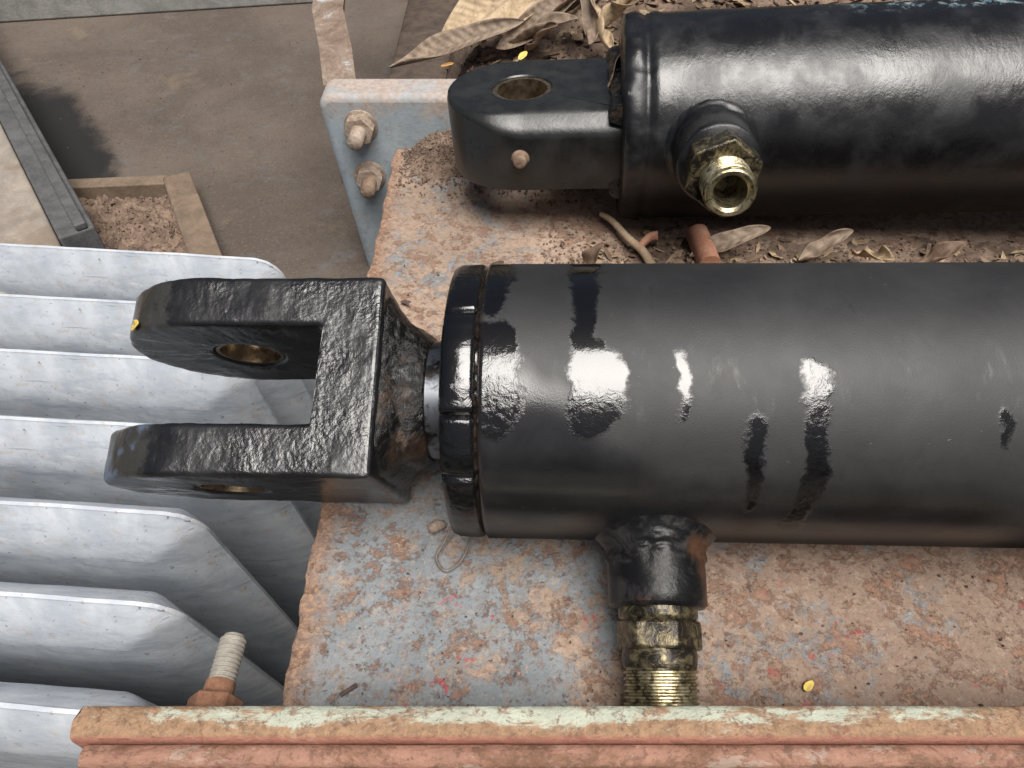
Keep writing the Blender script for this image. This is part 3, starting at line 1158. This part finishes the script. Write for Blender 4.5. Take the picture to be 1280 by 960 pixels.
def uj(t, a, r):
    p = (t, r * math.cos(a), r * math.sin(a))
    if t < 0.0235:
        return lump(p, 95, 0.0012 if t < 0.009 else 0.0006, 7)
    return lump(p, 28, 0.00012, 3)


prof = [(0.0, 0.0), (0.0, 0.050), (0.0008, 0.0575), (0.0025, 0.0600), (0.0055, 0.0610), (0.0085, 0.0612), (0.0110, 0.0607), (0.0128, 0.0597), (0.0142, 0.0592), (0.0158, 0.0598), (0.0180, 0.0610), (0.0205, 0.0614), (0.0235, 0.0610), (0.0275, 0.0609)]
prof += [(0.0275 + 0.43 * (i / 70), RU) for i in range(1, 71)] + [(0.4575, 0)]
ub = mk('barrel', *lathe(prof, 200, jitter=uj), 'enamel', upper, smooth=50)
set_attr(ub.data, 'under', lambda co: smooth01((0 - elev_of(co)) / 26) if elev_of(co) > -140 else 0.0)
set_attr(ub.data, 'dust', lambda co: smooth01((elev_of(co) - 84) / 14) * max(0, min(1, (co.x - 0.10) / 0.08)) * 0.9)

# eye lug
UE = -0.0605
ER = 0.0475
EH = 0.0455
ET = 0.0235


def eye_in(x, y):
    if x > 0.004 or abs(y) > EH:
        return False
    if x < UE:
        return ((x - UE) / ER) ** 2 + (y / EH) ** 2 <= 1
    return True


def eye_mesh(N=200, hr=0.0185):
    def ins(d):
        def f(x, y):
            if x > 0.004 or abs(y) > EH - d:
                return False
            if x < UE:
                return ((x - UE) / (ER - d)) ** 2 + (y / (EH - d)) ** 2 <= 1
            return True
        return ray_outline(f, (UE, 0), 0.25)
    full, inn = ins(0.0), ins(0.013)
    cor = {int(round((math.atan2(yc, 0.004 - UE) % (2 * PI)) / (2 * PI / N))) % N: yc for yc in (EH, -EH)}
    O, I = [], []
    for k in range(N):
        a = 2 * PI * k / N
        p, q = full(a), inn(a)
        if k in cor:
            p = (0.004, cor[k])
            q = (0.004, math.copysign(EH - 0.013, cor[k]))
        if k in cor:
            q = (-0.004, q[1])
        elif p[0] > 0.0035:
            q = (-0.004, max(-EH + 0.013, min(EH - 0.013, p[1])))
        w_ = 1.0 if p[1] < 0 else 0.25
        w_ *= 0.22 + 0.78 * smooth01((p[0] - (UE - 0.040)) / 0.045)     # the nose is sharper than the flank
        O.append(p)
        I.append((p[0] + (q[0] - p[0]) * w_, p[1] + (q[1] - p[1]) * w_, w_))
    V, F = [], []
    # hole wall, small chamfer, then outer shell from top to bottom
    lay = [('h', hr, -ET), ('h', hr, ET - 0.0008), ('h', hr + 0.0008, ET)]
    prof_ = [(1.12, 0.0), (1.04, 0.0), (1.0, 0.00005), (0.86, 0.0005), (0.70, 0.0018), (0.28, 0.0066), (0.10, 0.0094), (0.02, 0.0118), (0.0, 0.0140)]
    for kind, r_, z_ in lay:
        for k in range(N):
            a = 2 * PI * k / N
            V.append((UE + r_ * math.cos(a), r_ * math.sin(a), z_))
    for f_, dz in prof_:
        for k in range(N):
            p, (qx, qy, w_) = O[k], I[k]
            V.append((p[0] + (qx - p[0]) * f_, p[1] + (qy - p[1]) * f_, ET - dz * max(0.2, w_)))
    for f_, dz in ((0.0, 0.0035), (0.06, 0.0008), (0.22, 0.0)):
        for k in range(N):
            p, (qx, qy, w_) = O[k], I[k]
            V.append((p[0] + (qx - p[0]) * f_, p[1] + (qy - p[1]) * f_, -ET + dz))
    n = len(V) // N
    for r_ in range(n):
        t_ = (r_ + 1) % n
        for k in range(N):
            m_ = (k + 1) % N
            F.append((r_ * N + k, r_ * N + m_, t_ * N + m_, t_ * N + k))
    return V, F


EROLL = R(-3)
lug = mk('eye_lug', *eye_mesh(), 'eye', upper, smooth=38, rot=(EROLL, 0, 0))
V, F = lathe([(-0.0220, 0.0158), (-0.0220, 0.01845), (0.0222, 0.01845), (0.0222, 0.0158)], 72, closed=True)
bush = mk('bush', [(y + UE, z, x) for x, y, z in V], F, 'bronze', upper, smooth=40, rot=(EROLL, 0, 0))
gn = mk('grease_nipple', *lathe([(0.0455, 0.0056), (0.0466, 0.0052), (0.0475, 0.0038), (0.0490, 0.0036), (0.0500, 0.0042), (0.0512, 0.0036), (0.0518, 0.0018), (0.0514, 0)], 24, '-y'), 'bolt_brown', upper, smooth=40, loc=(-0.0600, 0, -0.001), rot=(EROLL, 0, 0))


# weld lumps where the lug meets the end cap
def fillet(sign):
    V, F = [], []
    n, m = 60, 12
    for i in range(n + 1):
        t = -0.046 + 0.092 * i / n
        for j in range(m):
            a = PI * 2 * j / m
            r = 0.0062 + lump((t, a, sign), 60, 0.0022, 4)
            V.append((-0.0005 + r * math.cos(a), t, sign * ET + r * math.sin(a)))
    for i in range(n):
        for j in range(m):
            k = (j + 1) % m
            F.append((i * m + j, i * m + k, (i + 1) * m + k, (i + 1) * m + j))
    F.append(tuple(range(m)))
    F.append(tuple(n * m + j for j in range(m - 1, -1, -1)))
    return V, F


mk('weld_bead', *fillet(1), 'weld', upper, smooth=70, rot=(EROLL, 0, 0))
mk('weld_bead', *fillet(-1), 'weld', upper, smooth=70, rot=(EROLL, 0, 0))

# port
UPX = 0.0500
UROLL = R(-12)
mk('port_boss', *boss_mesh(RU, 0.0220, 0.0890, 0.0065, 0.010, 5), 'enamel', upper, smooth=60, loc=(UPX, 0, 0), rot=(UROLL, 0, 0))
ufit = empty('port_fitting', (0, 0, 0))
ufit.parent = upper
ufit.location = (UPX, 0, 0)
ufit.rotation_euler = (UROLL, 0, 0)
mk('hexagon', *prism(6, 0.0205, 0.0890, 0.1065, R(20)), 'oily', ufit, bevel=0.0016)
mk('neck', *lathe([(0.106, 0.0118), (0.1085, 0.0122), (0.112, 0.0120)], 64, '-y'), 'zinc', ufit, smooth=40)
mk('thread', *helix_thread(0.1110, 0.1270, 0.0130, 0.0008, 0.0019, [(0.1282, 0.0120), (0.1288, 0.0112), (0.1286, 0.0098), (0.1270, 0.0084), (0.1180, 0.0074), (0.100, 0.0072), (0.100, 0)]), 'zinc', ufit, smooth=28)


# ------------------------------------------------------------------ fasteners
def bolt(loc, rot, label, nut_mat, shank_mat, nut_r=0.0105, nut_t=0.0085, r=0.0058, length=0.024, washer=True, thread=False, group=None, name='hex_bolt'):
    e = empty(name, loc)
    e.rotation_euler = rot
    tag(e, label, 'bolt', group)
    t0 = 0.0
    if washer:
        mk('washer', *lathe([(0.0, 0.004), (0.0, 0.0125), (0.0016, 0.0125), (0.0020, 0.0120), (0.0020, 0.004)], 32, '-y'), nut_mat, e, smooth=40)
        t0 = 0.002
    mk('nut', *prism(6, nut_r, t0, t0 + nut_t, R(10)), nut_mat, e, bevel=0.0008)
    if thread:
        pr = [(t0 + nut_t - 0.001, r)] + [(t0 + nut_t + 0.001, r + 0.0006), (t0 + nut_t + 0.006, r + 0.0003)]
        mk('rust_sleeve', *lathe(pr + [(t0 + nut_t + 0.006, 0)], 40, '-y', jitter=lambda t, a, q: lump((t, q * math.cos(a), q * math.sin(a)), 200, 0.0005, 3)), nut_mat, e, smooth=50)
        pr = thread_profile(t0 + nut_t + 0.004, length, r, 0.0007, 0.0017) + [(length + 0.0010, r - 0.0010), (length + 0.0012, 0)]
    else:
        pr = [(t0 + nut_t - 0.001, r), (length - 0.001, r), (length, r - 0.0012), (length, 0)]
    mk('shank', *lathe(pr, 40, '-y', jitter=None if thread else (lambda t, a, q: lump((t, q * math.cos(a), q * math.sin(a)), 150, 0.0003, 5))), shank_mat, e, smooth=30 if thread else 50)
    return e


bolt((-0.1135, 0.5066, 0.0190), (R(2), 0, R(-3)), 'dusty upper bolt and nut on the far tray wall', 'bolt_dusty', 'bolt_dusty', nut_r=0.0118, length=0.026, group='bolts on the far tray wall')
bolt((-0.1130, 0.5066, -0.0235), (R(-2), 0, R(4)), 'rusty lower bolt and nut on the far tray wall', 'bolt_dusty', 'bolt_brown', nut_r=0.0108, length=0.026, group='bolts on the far tray wall')
bolt((-0.1060, 0.0813, 0.0235), (R(3), 0, R(180)), 'threaded stud with rusty nut behind the near flange, beside the fins', 'bolt_rust', 'stud_grey', nut_r=0.0098, nut_t=0.0075, r=0.0049, length=0.030, washer=False, thread=True, name='threaded_stud')


# ------------------------------------------------------------------ dirt, leaves, litter
rng = random.Random(11)


def dirt_patch(name, x0, x1, y0, y1, hfun, nx, ny, label, z=0.0):
    V, F = [], []
    for i in range(nx + 1):
        for j in range(ny + 1):
            x = x0 + (x1 - x0) * i / nx
            y = y0 + (y1 - y0) * j / ny
            V.append((x, y, z + hfun(x, y)))
    for i in range(nx):
        for j in range(ny):
            a = i * (ny + 1) + j
            F.append((a, a + ny + 1, a + ny + 2, a + 1))
    o = mk(name, V, F, 'dirt', None, smooth=80, fix=False)
    tag(o, label, 'dirt', None, 'stuff')
    return o


def rough(x, y, s=1.0):
    p = Vector((x, y, 0))
    return s * (0.0022 * noise.fractal(p * 90, 0.8, 2, 4) + 0.0010 * noise.noise(p * 420))


def smooth01(t):
    t = max(0.0, min(1.0, t))
    return t * t * (3 - 2 * t)


def corner_h(x, y):
    # heap against the far wall from the floor edge to beyond the eye lug
    e = smooth01((x + 0.087) / 0.030)
    r = smooth01((y - (0.452 - 0.012 * noise.noise(Vector((x * 18, 0.3, 0))))) / 0.050)
    return -0.004 + e * r * 0.017 + r * e * rough(x, y, 1.2)


dirt_patch('dirt_heap', -0.088, 0.72, 0.425, 0.506, corner_h, 300, 70, 'brown dirt heaped in the corner between tray floor and far wall')


def bed_h(x, y):
    e = smooth01((x + 0.085 - 0.02 * noise.noise(Vector((y * 14, 1, 0)))) / 0.05)
    return -0.14 + e * 0.172 + e * rough(x, y, 2.0) + e * 0.010 * noise.noise(Vector((x * 12, y * 12, 4)))


dirt_patch('dirt_bed', -0.14, 0.72, 0.5385, 1.25, bed_h, 200, 160, 'bed of dry dirt behind the far tray wall under the leaves')


def between_h(x, y):
    # thin band of dirt along the underside of the far cylinder
    e = smooth01((x - 0.045) / 0.06)
    yc = 0.375 - 0.05 * (x - 0.05)
    h = 0.0045 * math.exp(-((y - yc) / 0.022) ** 2)
    p = Vector((x * 30, y * 30, 2))
    return -0.0035 + e * (h * (0.9 + 0.8 * noise.noise(p)) + 0.0016 + rough(x, y, 0.9)) * smooth01((y - 0.30) / 0.03)


dirt_patch('dirt_drift', 0.03, 0.60, 0.29, 0.426, between_h, 330, 80, 'dirt drifted along the underside of the far cylinder')


def frame_h(x, y):
    if x > -0.333 + (0.626 - y) * 0.51:
        return -0.02
    return 0.010 + rough(x, y, 3.0) + 0.006 * noise.noise(Vector((x * 30, y * 30, 1)))


dirt_patch('dirt_in_frame', -0.43, -0.285, 0.49, 0.606, frame_h, 80, 60, 'loose brown dirt inside the angle-iron corner', -0.12)


# grains and crumbs: nobody could count them
def crumbs(name, spots, label, mat='dirt'):
    base = [(1, 0, 0), (-1, 0, 0), (0, 1, 0), (0, -1, 0), (0, 0, 1), (0, 0, -1)]
    bf_ = [(0, 2, 4), (2, 1, 4), (1, 3, 4), (3, 0, 4), (2, 0, 5), (1, 2, 5), (3, 1, 5), (0, 3, 5)]
    V, F = [], []
    for (x, y, z, s) in spots:
        o = len(V)
        q = Euler((rng.random() * 6, rng.random() * 6, rng.random() * 6)).to_matrix()
        sx, sy, sz = s * rng.uniform(0.6, 1.5), s * rng.uniform(0.5, 1.1), s * rng.uniform(0.4, 0.9)
        for b in base:
            p = q @ Vector((b[0] * sx, b[1] * sy, b[2] * sz))
            V.append((x + p.x, y + p.y, z + p.z))
        F += [tuple(o + i for i in f) for f in bf_]
    o = mk(name, V, F, mat, None, smooth=0, fix=False)
    tag(o, label, 'dirt', None, 'stuff')


sp = []
for _ in range(2600):
    x = rng.uniform(-0.084, 0.10)
    y = 0.506 - abs(rng.gauss(0, 0.028))
    if y > 0.43:
        sp.append((x, y, max(0.0, corner_h(x, y)) + 0.0003, rng.uniform(0.0005, 0.0017)))
for _ in range(4200):
    x = rng.uniform(-0.06, 0.60)
    y = rng.uniform(0.54, 0.95)
    sp.append((x, y, bed_h(x, y) + 0.0004, rng.uniform(0.0008, 0.003)))
for _ in range(2600):
    x = rng.uniform(0.02, 0.45)
    y = rng.gauss(0.365 - 0.05 * (x - 0.05), 0.02)
    if 0.30 < y < 0.42:
        sp.append((x, y, max(0.0, between_h(x, y)) + 0.0003, rng.uniform(0.0004, 0.0016)))
for _ in range(700):
    x = rng.uniform(-0.42, -0.300)
    y = rng.uniform(0.50, 0.605)
    sp.append((x, y, -0.12 + frame_h(x, y), rng.uniform(0.0008, 0.003)))
crumbs('dirt_crumbs', sp, 'crumbs of brown dirt scattered along the tray and leaf bed')
sp = []
for _ in range(260):
    x = rng.uniform(-0.085, 0.30)
    y = rng.choice((rng.uniform(0.27, 0.40), rng.uniform(0.085, 0.15)))
    sp.append((x, y, 0.0002, rng.uniform(0.0003, 0.0009)))
for _ in range(240):
    x = rng.uniform(-0.9, -0.16)
    y = rng.uniform(0.55, 1.0)
    sp.append((x, y, -0.1198, rng.uniform(0.0004, 0.0016)))
crumbs('dark_specks', sp, 'small dark specks of litter on tray floor and deck', 'chip')


def leaf(name, L, W, mat, loc, rot, curl=0.6, cup=0.4, twist=0.3, wav=0.1, label='', cat='leaf', group=None, seed=0):
    nu, nv = 26, 10
    V, F = [], []
    ang = 0.0
    px, pz = 0.0, 0.0
    cen = []
    for i in range(nu + 1):
        u = i / nu
        cen.append((px, pz, ang))
        ang = curl * math.sin(u * 2.6 + 0.3) * (1 if u > 0.02 else 0)
        px += math.cos(ang) * L / nu
        pz += math.sin(ang) * L / nu
    for i in range(nu + 1):
        u = i / nu
        wd = W / 2 * (math.sin(PI * min(1, u ** 0.85)) ** 0.8 if 0 < u < 1 else 0.0) + 0.0004
        cx, cz, a = cen[i]
        for j in range(nv + 1):
            v = -1 + 2 * j / nv
            cu = cup * v * 1.2
            y = wd * (math.sin(cu) / max(1e-6, cup * 1.2) if abs(cup) > 1e-3 else v)
            h = wd * (1 - math.cos(cu)) / max(1e-6, abs(cup) * 1.2) * (1 if cup > 0 else -1)
            h += wav * wd * math.sin(u * 11 + v * 2 + seed) * abs(v) + 0.06 * wd * noise.noise(Vector((u * 5, v * 2, seed)))
            tw = twist * (u - 0.5) * 2
            yy = y * math.cos(tw) - h * math.sin(tw)
            hh = y * math.sin(tw) + h * math.cos(tw)
            V.append((cx - L / 2 - hh * math.sin(a), yy, cz + hh * math.cos(a)))
    for i in range(nu):
        for j in range(nv):
            a = i * (nv + 1) + j
            F.append((a, a + nv + 1, a + nv + 2, a + 1))
    o = mk(name, V, F, mat, None, smooth=80, fix=False, loc=loc, rot=tuple(R(q) for q in rot))
    md = o.modifiers.new('thickness', 'SOLIDIFY')
    md.thickness = 0.0005
    tag(o, label, cat, group)
    return o


LG = 'dry leaves behind the tray'
leaf('dry_leaf', 0.150, 0.050, 'leaf_dry', (-0.006, 0.620, 0.058), (34, -6, 48), 0.30, 0.6, 0.35, 0.10, 'large pale tan curled leaf lying behind the far tray wall', group=LG, seed=1)
leaf('dry_leaf', 0.110, 0.024, 'leaf_grey', (-0.042, 0.564, 0.0455), (22, -4, 12), 0.30, 0.9, 0.6, 0.15, 'greyish narrow leaf lying along the far wall edge', group=LG, seed=2)
leaf('dry_leaf', 0.105, 0.026, 'leaf_grey', (0.028, 0.610, 0.050), (30, -4, 40), 0.4, 1.0, -0.5, 0.15, 'grey-tan rolled leaf right of the largest pale leaf', group=LG, seed=3)
leaf('dry_leaf', 0.080, 0.024, 'leaf_dry', (0.068, 0.620, 0.048), (15, 10, 20), 0.9, 1.3, 0.9, 0.25, 'crumpled pale leaf nearest the far cylinder end', group=LG, seed=4)
leaf('dry_leaf', 0.060, 0.022, 'leaf_dry', (0.085, 0.580, 0.048), (-25, 0, -32), 1.0, 1.3, -0.8, 0.3, 'small twisted tan leaf beside the eye lug root', group=LG, seed=5)
leaf('dry_leaf', 0.090, 0.028, 'leaf_dry', (0.060, 0.690, 0.052), (10, 0, 70), 0.7, 1.0, 0.6, 0.2, 'tan leaf on edge at the top behind the eye lug', group=LG, seed=6)
leaf('dry_leaf', 0.100, 0.030, 'leaf_dry', (0.125, 0.640, 0.075), (12, -5, 8), 0.5, 1.1, 0.5, 0.2, 'tan leaf just above the far cylinder end cap', group=LG, seed=7)
leaf('dry_leaf', 0.110, 0.030, 'leaf_dry', (0.200, 0.660, 0.085), (18, 3, -6), 0.5, 1.0, -0.5, 0.2, 'long tan leaf peeping over the far barrel', group=LG, seed=8)
leaf('dry_leaf', 0.070, 0.024, 'leaf_dark', (-0.005, 0.720, 0.046), (0, 0, 100), 0.6, 1.0, 0.4, 0.2, 'dark brown leaf behind the largest pale leaf', group=LG, seed=9)
leaf('dry_leaf', 0.075, 0.024, 'leaf_grey', (0.020, 0.585, 0.040), (-5, 0, -8), 0.5, 1.2, 0.4, 0.2, 'short grey leaf half buried behind the wall edge', group=LG, seed=10)
leaf('bark_flake', 0.058, 0.018, 'leaf_dark', (0.0640, 0.4560, 0.0960), (96, -28, 78), 0.3, 0.6, 0.3, 0.25, 'dark brown flake stuck to the end cap of the far cylinder', 'flake', seed=12)

PILE = [
    (0.052, 0.583, 0.045, 0.062, 0.020, 'leaf_dry', (40, 5, 160), 1.1, 1.4, 0.9, 'curled tan leaf arching nearest behind the eye lug'),
    (0.072, 0.600, 0.050, 0.055, 0.019, 'leaf_grey', (-20, 0, 65), 1.2, 1.3, -0.8, 'greyish rolled leaf standing left of the bark flake'),
    (0.045, 0.620, 0.050, 0.070, 0.022, 'leaf_dark', (20, -8, 30), 0.9, 1.4, 0.7, 'dark curled leaf in the middle of the leaf pile'),
    (0.100, 0.590, 0.060, 0.060, 0.022, 'leaf_dry', (30, 8, -30), 1.0, 1.2, 1.0, 'pale twisted leaf touching the top of the end cap'),
    (0.066, 0.645, 0.055, 0.085, 0.026, 'leaf_dry', (32, -5, 15), 0.8, 1.2, -0.9, 'pale cupped leaf at the back of the leaf pile'),
    (0.095, 0.665, 0.062, 0.075, 0.024, 'leaf_grey', (20, 4, 110), 0.9, 1.3, 0.6, 'grey curled leaf at the top edge above the end cap'),
    (0.028, 0.575, 0.042, 0.040, 0.014, 'leaf_dark', (10, 0, -20), 1.0, 1.3, 0.5, 'small dark leaf crumb behind the eye lug hole'),
    (0.160, 0.615, 0.083, 0.080, 0.026, 'leaf_dry', (25, 3, 12), 0.7, 1.1, 0.6, 'tan leaf lying along the top of the far barrel'),
    (0.245, 0.640, 0.092, 0.090, 0.028, 'leaf_dry', (28, -3, 172), 0.8, 1.1, -0.6, 'pale leaf at the top right over the far barrel'),
]
for q, (x, y, z, L, W, m, rt, cu, cp, tws, lab) in enumerate(PILE):
    leaf('dry_leaf', L, W, m, (x, y, z), rt, cu, cp, tws, 0.3, lab, group=LG, seed=40 + q)

LG2 = 'leaf scraps between the cylinders'
leaf('leaf_scrap', 0.052, 0.015, 'leaf_grey', (0.137, 0.368, 0.010), (12, -4, 12), 0.35, 0.9, 0.3, 0.15, 'long pointed grey-brown leaf right of the far port fitting', group=LG2, seed=21)
leaf('leaf_scrap', 0.036, 0.013, 'leaf_grey', (0.195, 0.3620, 0.009), (10, 4, 20), 0.8, 1.2, 0.4, 0.3, 'rolled grey leaf scrap under the middle of the far barrel', group=LG2, seed=22)
leaf('leaf_scrap', 0.030, 0.014, 'leaf_dry', (0.222, 0.3520, 0.009), (0, 0, -60), 0.6, 1.1, 0.6, 0.3, 'pale leaf scrap standing under the far barrel', group=LG2, seed=23)
leaf('leaf_scrap', 0.034, 0.014, 'leaf_dark', (0.262, 0.348, 0.009), (-8, 0, 4), 0.8, 1.0, 0.6, 0.3, 'dark leaf scrap rightmost under the far barrel', group=LG2, seed=24)
leaf('leaf_scrap', 0.026, 0.012, 'leaf_dark', (0.053, 0.352, 0.0055), (0, 0, 20), 1.2, 0.8, 0.4, 0.3, 'curled brown leaf scrap below the eye lug beside the twig', group=LG2, seed=25)
leaf('leaf_scrap', 0.014, 0.0045, 'chip', (-0.0600, 0.3270, 0.0022), (0, 0, 4), -0.8, 0.6, 0.2, 0.1, 'dark curved scrap between clevis and eye lug', group=LG2, seed=26)
leaf('leaf_scrap', 0.011, 0.004, 'chip', (-0.010, 0.3600, 0.0020), (0, 0, 10), 0.4, 0.6, 0.2, 0.1, 'small dark scrap beside the yellow petal under the eye lug', group=LG2, seed=27)
leaf('leaf_scrap', 0.011, 0.005, 'leaf_dark', (-0.0310, 0.2780, 0.0020), (0, 0, 0), 0.4, 0.6, 0.2, 0.2, 'brown scrap left of the near cylinder end ring', group=LG2, seed=28)

def flakes(name, spots, label, mat):
    V, F = [], []
    for (x, y, z, s_) in spots:
        q = Euler((rng.uniform(-0.6, 0.6), rng.uniform(-0.6, 0.6), rng.uniform(0, 6.28))).to_matrix()
        o = len(V)
        L_, W_ = s_ * rng.uniform(0.8, 1.6), s_ * rng.uniform(0.3, 0.7)
        b = rng.uniform(-0.5, 0.5) * s_
        for px_, py_, pz_ in ((-L_, 0, 0), (-L_ * 0.3, -W_, b * 0.5), (-L_ * 0.2, W_ * 0.8, b * 0.6), (L_ * 0.4, -W_ * 0.8, b), (L_ * 0.5, W_, b * 0.8), (L_, 0.1 * W_, 0)):
            p = q @ Vector((px_, py_, pz_))
            V.append((x + p.x, y + p.y, z + p.z))
        F += [tuple(o + i for i in f) for f in ((0, 1, 2), (1, 3, 4, 2), (3, 5, 4))]
    o = mk(name, V, F, mat, None, smooth=60, fix=False)
    tag(o, label, 'leaf litter', None, 'stuff')


for m_, n_, lab_ in (('leaf_dry', 520, 'pale broken leaf litter over the dirt beside the far cylinder'), ('leaf_dark', 420, 'dark broken leaf litter over the dirt beside the far cylinder')):
    sp = []
    for _ in range(n_):
        if rng.random() < 0.62:
            x, y = rng.uniform(-0.03, 0.40), rng.uniform(0.545, 0.80)
            sp.append((x, y, bed_h(x, y) + 0.003, rng.uniform(0.003, 0.010)))
        else:
            x = rng.uniform(0.05, 0.40)
            y = 0.366 - 0.05 * (x - 0.05) + rng.gauss(0, 0.014)
            sp.append((x, y, max(0.0, between_h(x, y)) + 0.0014, rng.uniform(0.0015, 0.0055)))
    flakes('leaf_litter', sp, lab_, m_)

YG = 'fallen yellow petals'
for (loc, rz, L, m, lab) in (
        ((-0.0205, 0.3480, 0.0026), 60, 0.0085, 'leaf_yellow', 'pale yellow petal on the floor between eye lug and near cylinder'),
        ((0.1560, 0.3400, 0.0068), -50, 0.0085, 'leaf_yellow', 'yellow petal on dirt right of the far port fitting'),
        ((0.1165, 0.1010, 0.0015), 38, 0.0050, 'leaf_yellow', 'yellow petal on the floor near the front flange'),
        ((-0.0495, 0.5500, 0.0445), 10, 0.0100, 'leaf_orange', 'small orange petal on the far wall edge'),
        ((0.0085, 0.5600, 0.0470), 62, 0.0120, 'leaf_yellow', 'slim yellow petal lying behind the far wall edge')):
    leaf('petal', L, L * 0.42, m, loc, (0, 0, rz), 0.2, 0.4, 0.1, 0.05, lab, 'petal', YG, seed=rz)


pm = LM @ Matrix.Rotation(CLEV_ROLL, 4, 'X') @ Matrix.Translation((-0.1381, 0.0222, 0.0308)) @ Matrix.Rotation(R(-37), 4, 'Y')
pt = leaf('petal', 0.0085, 0.0036, 'leaf_yellow', (0, 0, 0), (0, 0, 0), 0.2, 0.4, 0.1, 0.05, 'yellow petal stuck to the tip of the upper clevis arm', 'petal', YG, seed=77)
pt.matrix_world = pm


def tube(path, r0, r1, seg=10):
    V, F = [], []
    P = [Vector(p) for p in path]
    n = len(P)
    for i, p in enumerate(P):
        d = (P[min(n - 1, i + 1)] - P[max(0, i - 1)]).normalized()
        s = d.cross(Vector((0, 0, 1)))
        s = s.normalized() if s.length > 1e-4 else Vector((1, 0, 0))
        t = d.cross(s)
        r = r0 + (r1 - r0) * i / (n - 1)
        for k in range(seg):
            a = 2 * PI * k / seg
            V.append(p + s * math.cos(a) * r + t * math.sin(a) * r)
    for i in range(n - 1):
        for k in range(seg):
            q = (k + 1) % seg
            F.append((i * seg + k, i * seg + q, (i + 1) * seg + q, (i + 1) * seg + k))
    F.append(tuple(range(seg)))
    F.append(tuple((n - 1) * seg + k for k in range(seg - 1, -1, -1)))
    return V, F


def curve_pts(ctrl, n=10):
    out = []
    C = [Vector(c) for c in ctrl]
    for i in range(len(C) - 1):
        p0, p1, p2, p3 = C[max(0, i - 1)], C[i], C[i + 1], C[min(len(C) - 1, i + 2)]
        for k in range(n):
            t = k / n
            out.append(0.5 * ((2 * p1) + (p2 - p0) * t + (2 * p0 - 5 * p1 + 4 * p2 - p3) * t * t + (3 * p1 - p0 - 3 * p2 + p3) * t ** 3))
    out.append(C[-1])
    return out


tw = empty('twig', (0.075, 0.36, 0.003))
tag(tw, 'pale bent twig under the far cylinder beside the red stub', 'twig')
tw_o = Vector((0.075, 0.36, 0.003))
mk('stem', *tube([p - tw_o for p in curve_pts([(0.0600, 0.408, 0.008), (0.066, 0.398, 0.010), (0.075, 0.380, 0.009), (0.083, 0.368, 0.008), (0.0880, 0.352, 0.006), (0.0905, 0.325, 0.005)])], 0.0018, 0.0034), 'twig', tw, smooth=60)
mk('bud', *tube([p - tw_o for p in curve_pts([(0.081, 0.371, 0.009), (0.088, 0.377, 0.012), (0.093, 0.377, 0.013)])], 0.0022, 0.0036), 'pipe_red', tw, smooth=60)

pr = mk('pipe_stub', *lathe([(0.0, 0.0), (0.0, 0.0070), (0.006, 0.0072), (0.030, 0.0072), (0.0312, 0.0064), (0.0312, 0.0044), (0.024, 0.0044), (0.024, 0)], 32, jitter=lambda t, a, r: lump((t, r * math.cos(a), r * math.sin(a)), 120, 0.0004, 4)), 'pipe_red', None, smooth=45, loc=(0.1225, 0.3540, 0.0085), rot=(0, R(-4), R(96)))
tag(pr, 'short rusty red pipe stub between the cylinders below the brass port', 'pipe')

wr = mk('bent_wire', *tube(curve_pts([(-0.0330, 0.1900, 0.010), (-0.0300, 0.180, 0.016), (-0.0262, 0.171, 0.012), (-0.0300, 0.163, 0.005), (-0.0335, 0.156, 0.003), (-0.029, 0.150, 0.002), (-0.022, 0.155, 0.003), (-0.0180, 0.166, 0.006)]), 0.0006, 0.0006, 8), 'wire', None, smooth=60)
tag(wr, 'thin bent wire on the floor under the clevis neck', 'wire')
pb = mk('pebble', *lathe([(-0.0050, 0), (-0.004, 0.0018), (-0.001, 0.0027), (0.002, 0.0022), (0.0036, 0.0012), (0.0040, 0)], 14, jitter=lambda t, a, r: lump((t, r * math.cos(a), r * math.sin(a)), 200, 0.0012, 6)), 'bolt_dusty', None, smooth=50, loc=(-0.0340, 0.1720, 0.0026), rot=(0, R(8), R(35)))
tag(pb, 'small pale pebble beside the thin bent wire', 'pebble')
gp = mk('grey_rod_scrap', *lathe([(0, 0), (0, 0.0008), (0.0070, 0.0009), (0.0072, 0)], 10), 'chip', None, smooth=40, loc=(-0.0670, 0.0975, 0.0010), rot=(0, 0, R(35)))
tag(gp, 'tiny dark rod scrap on the floor left of the front', 'scrap')
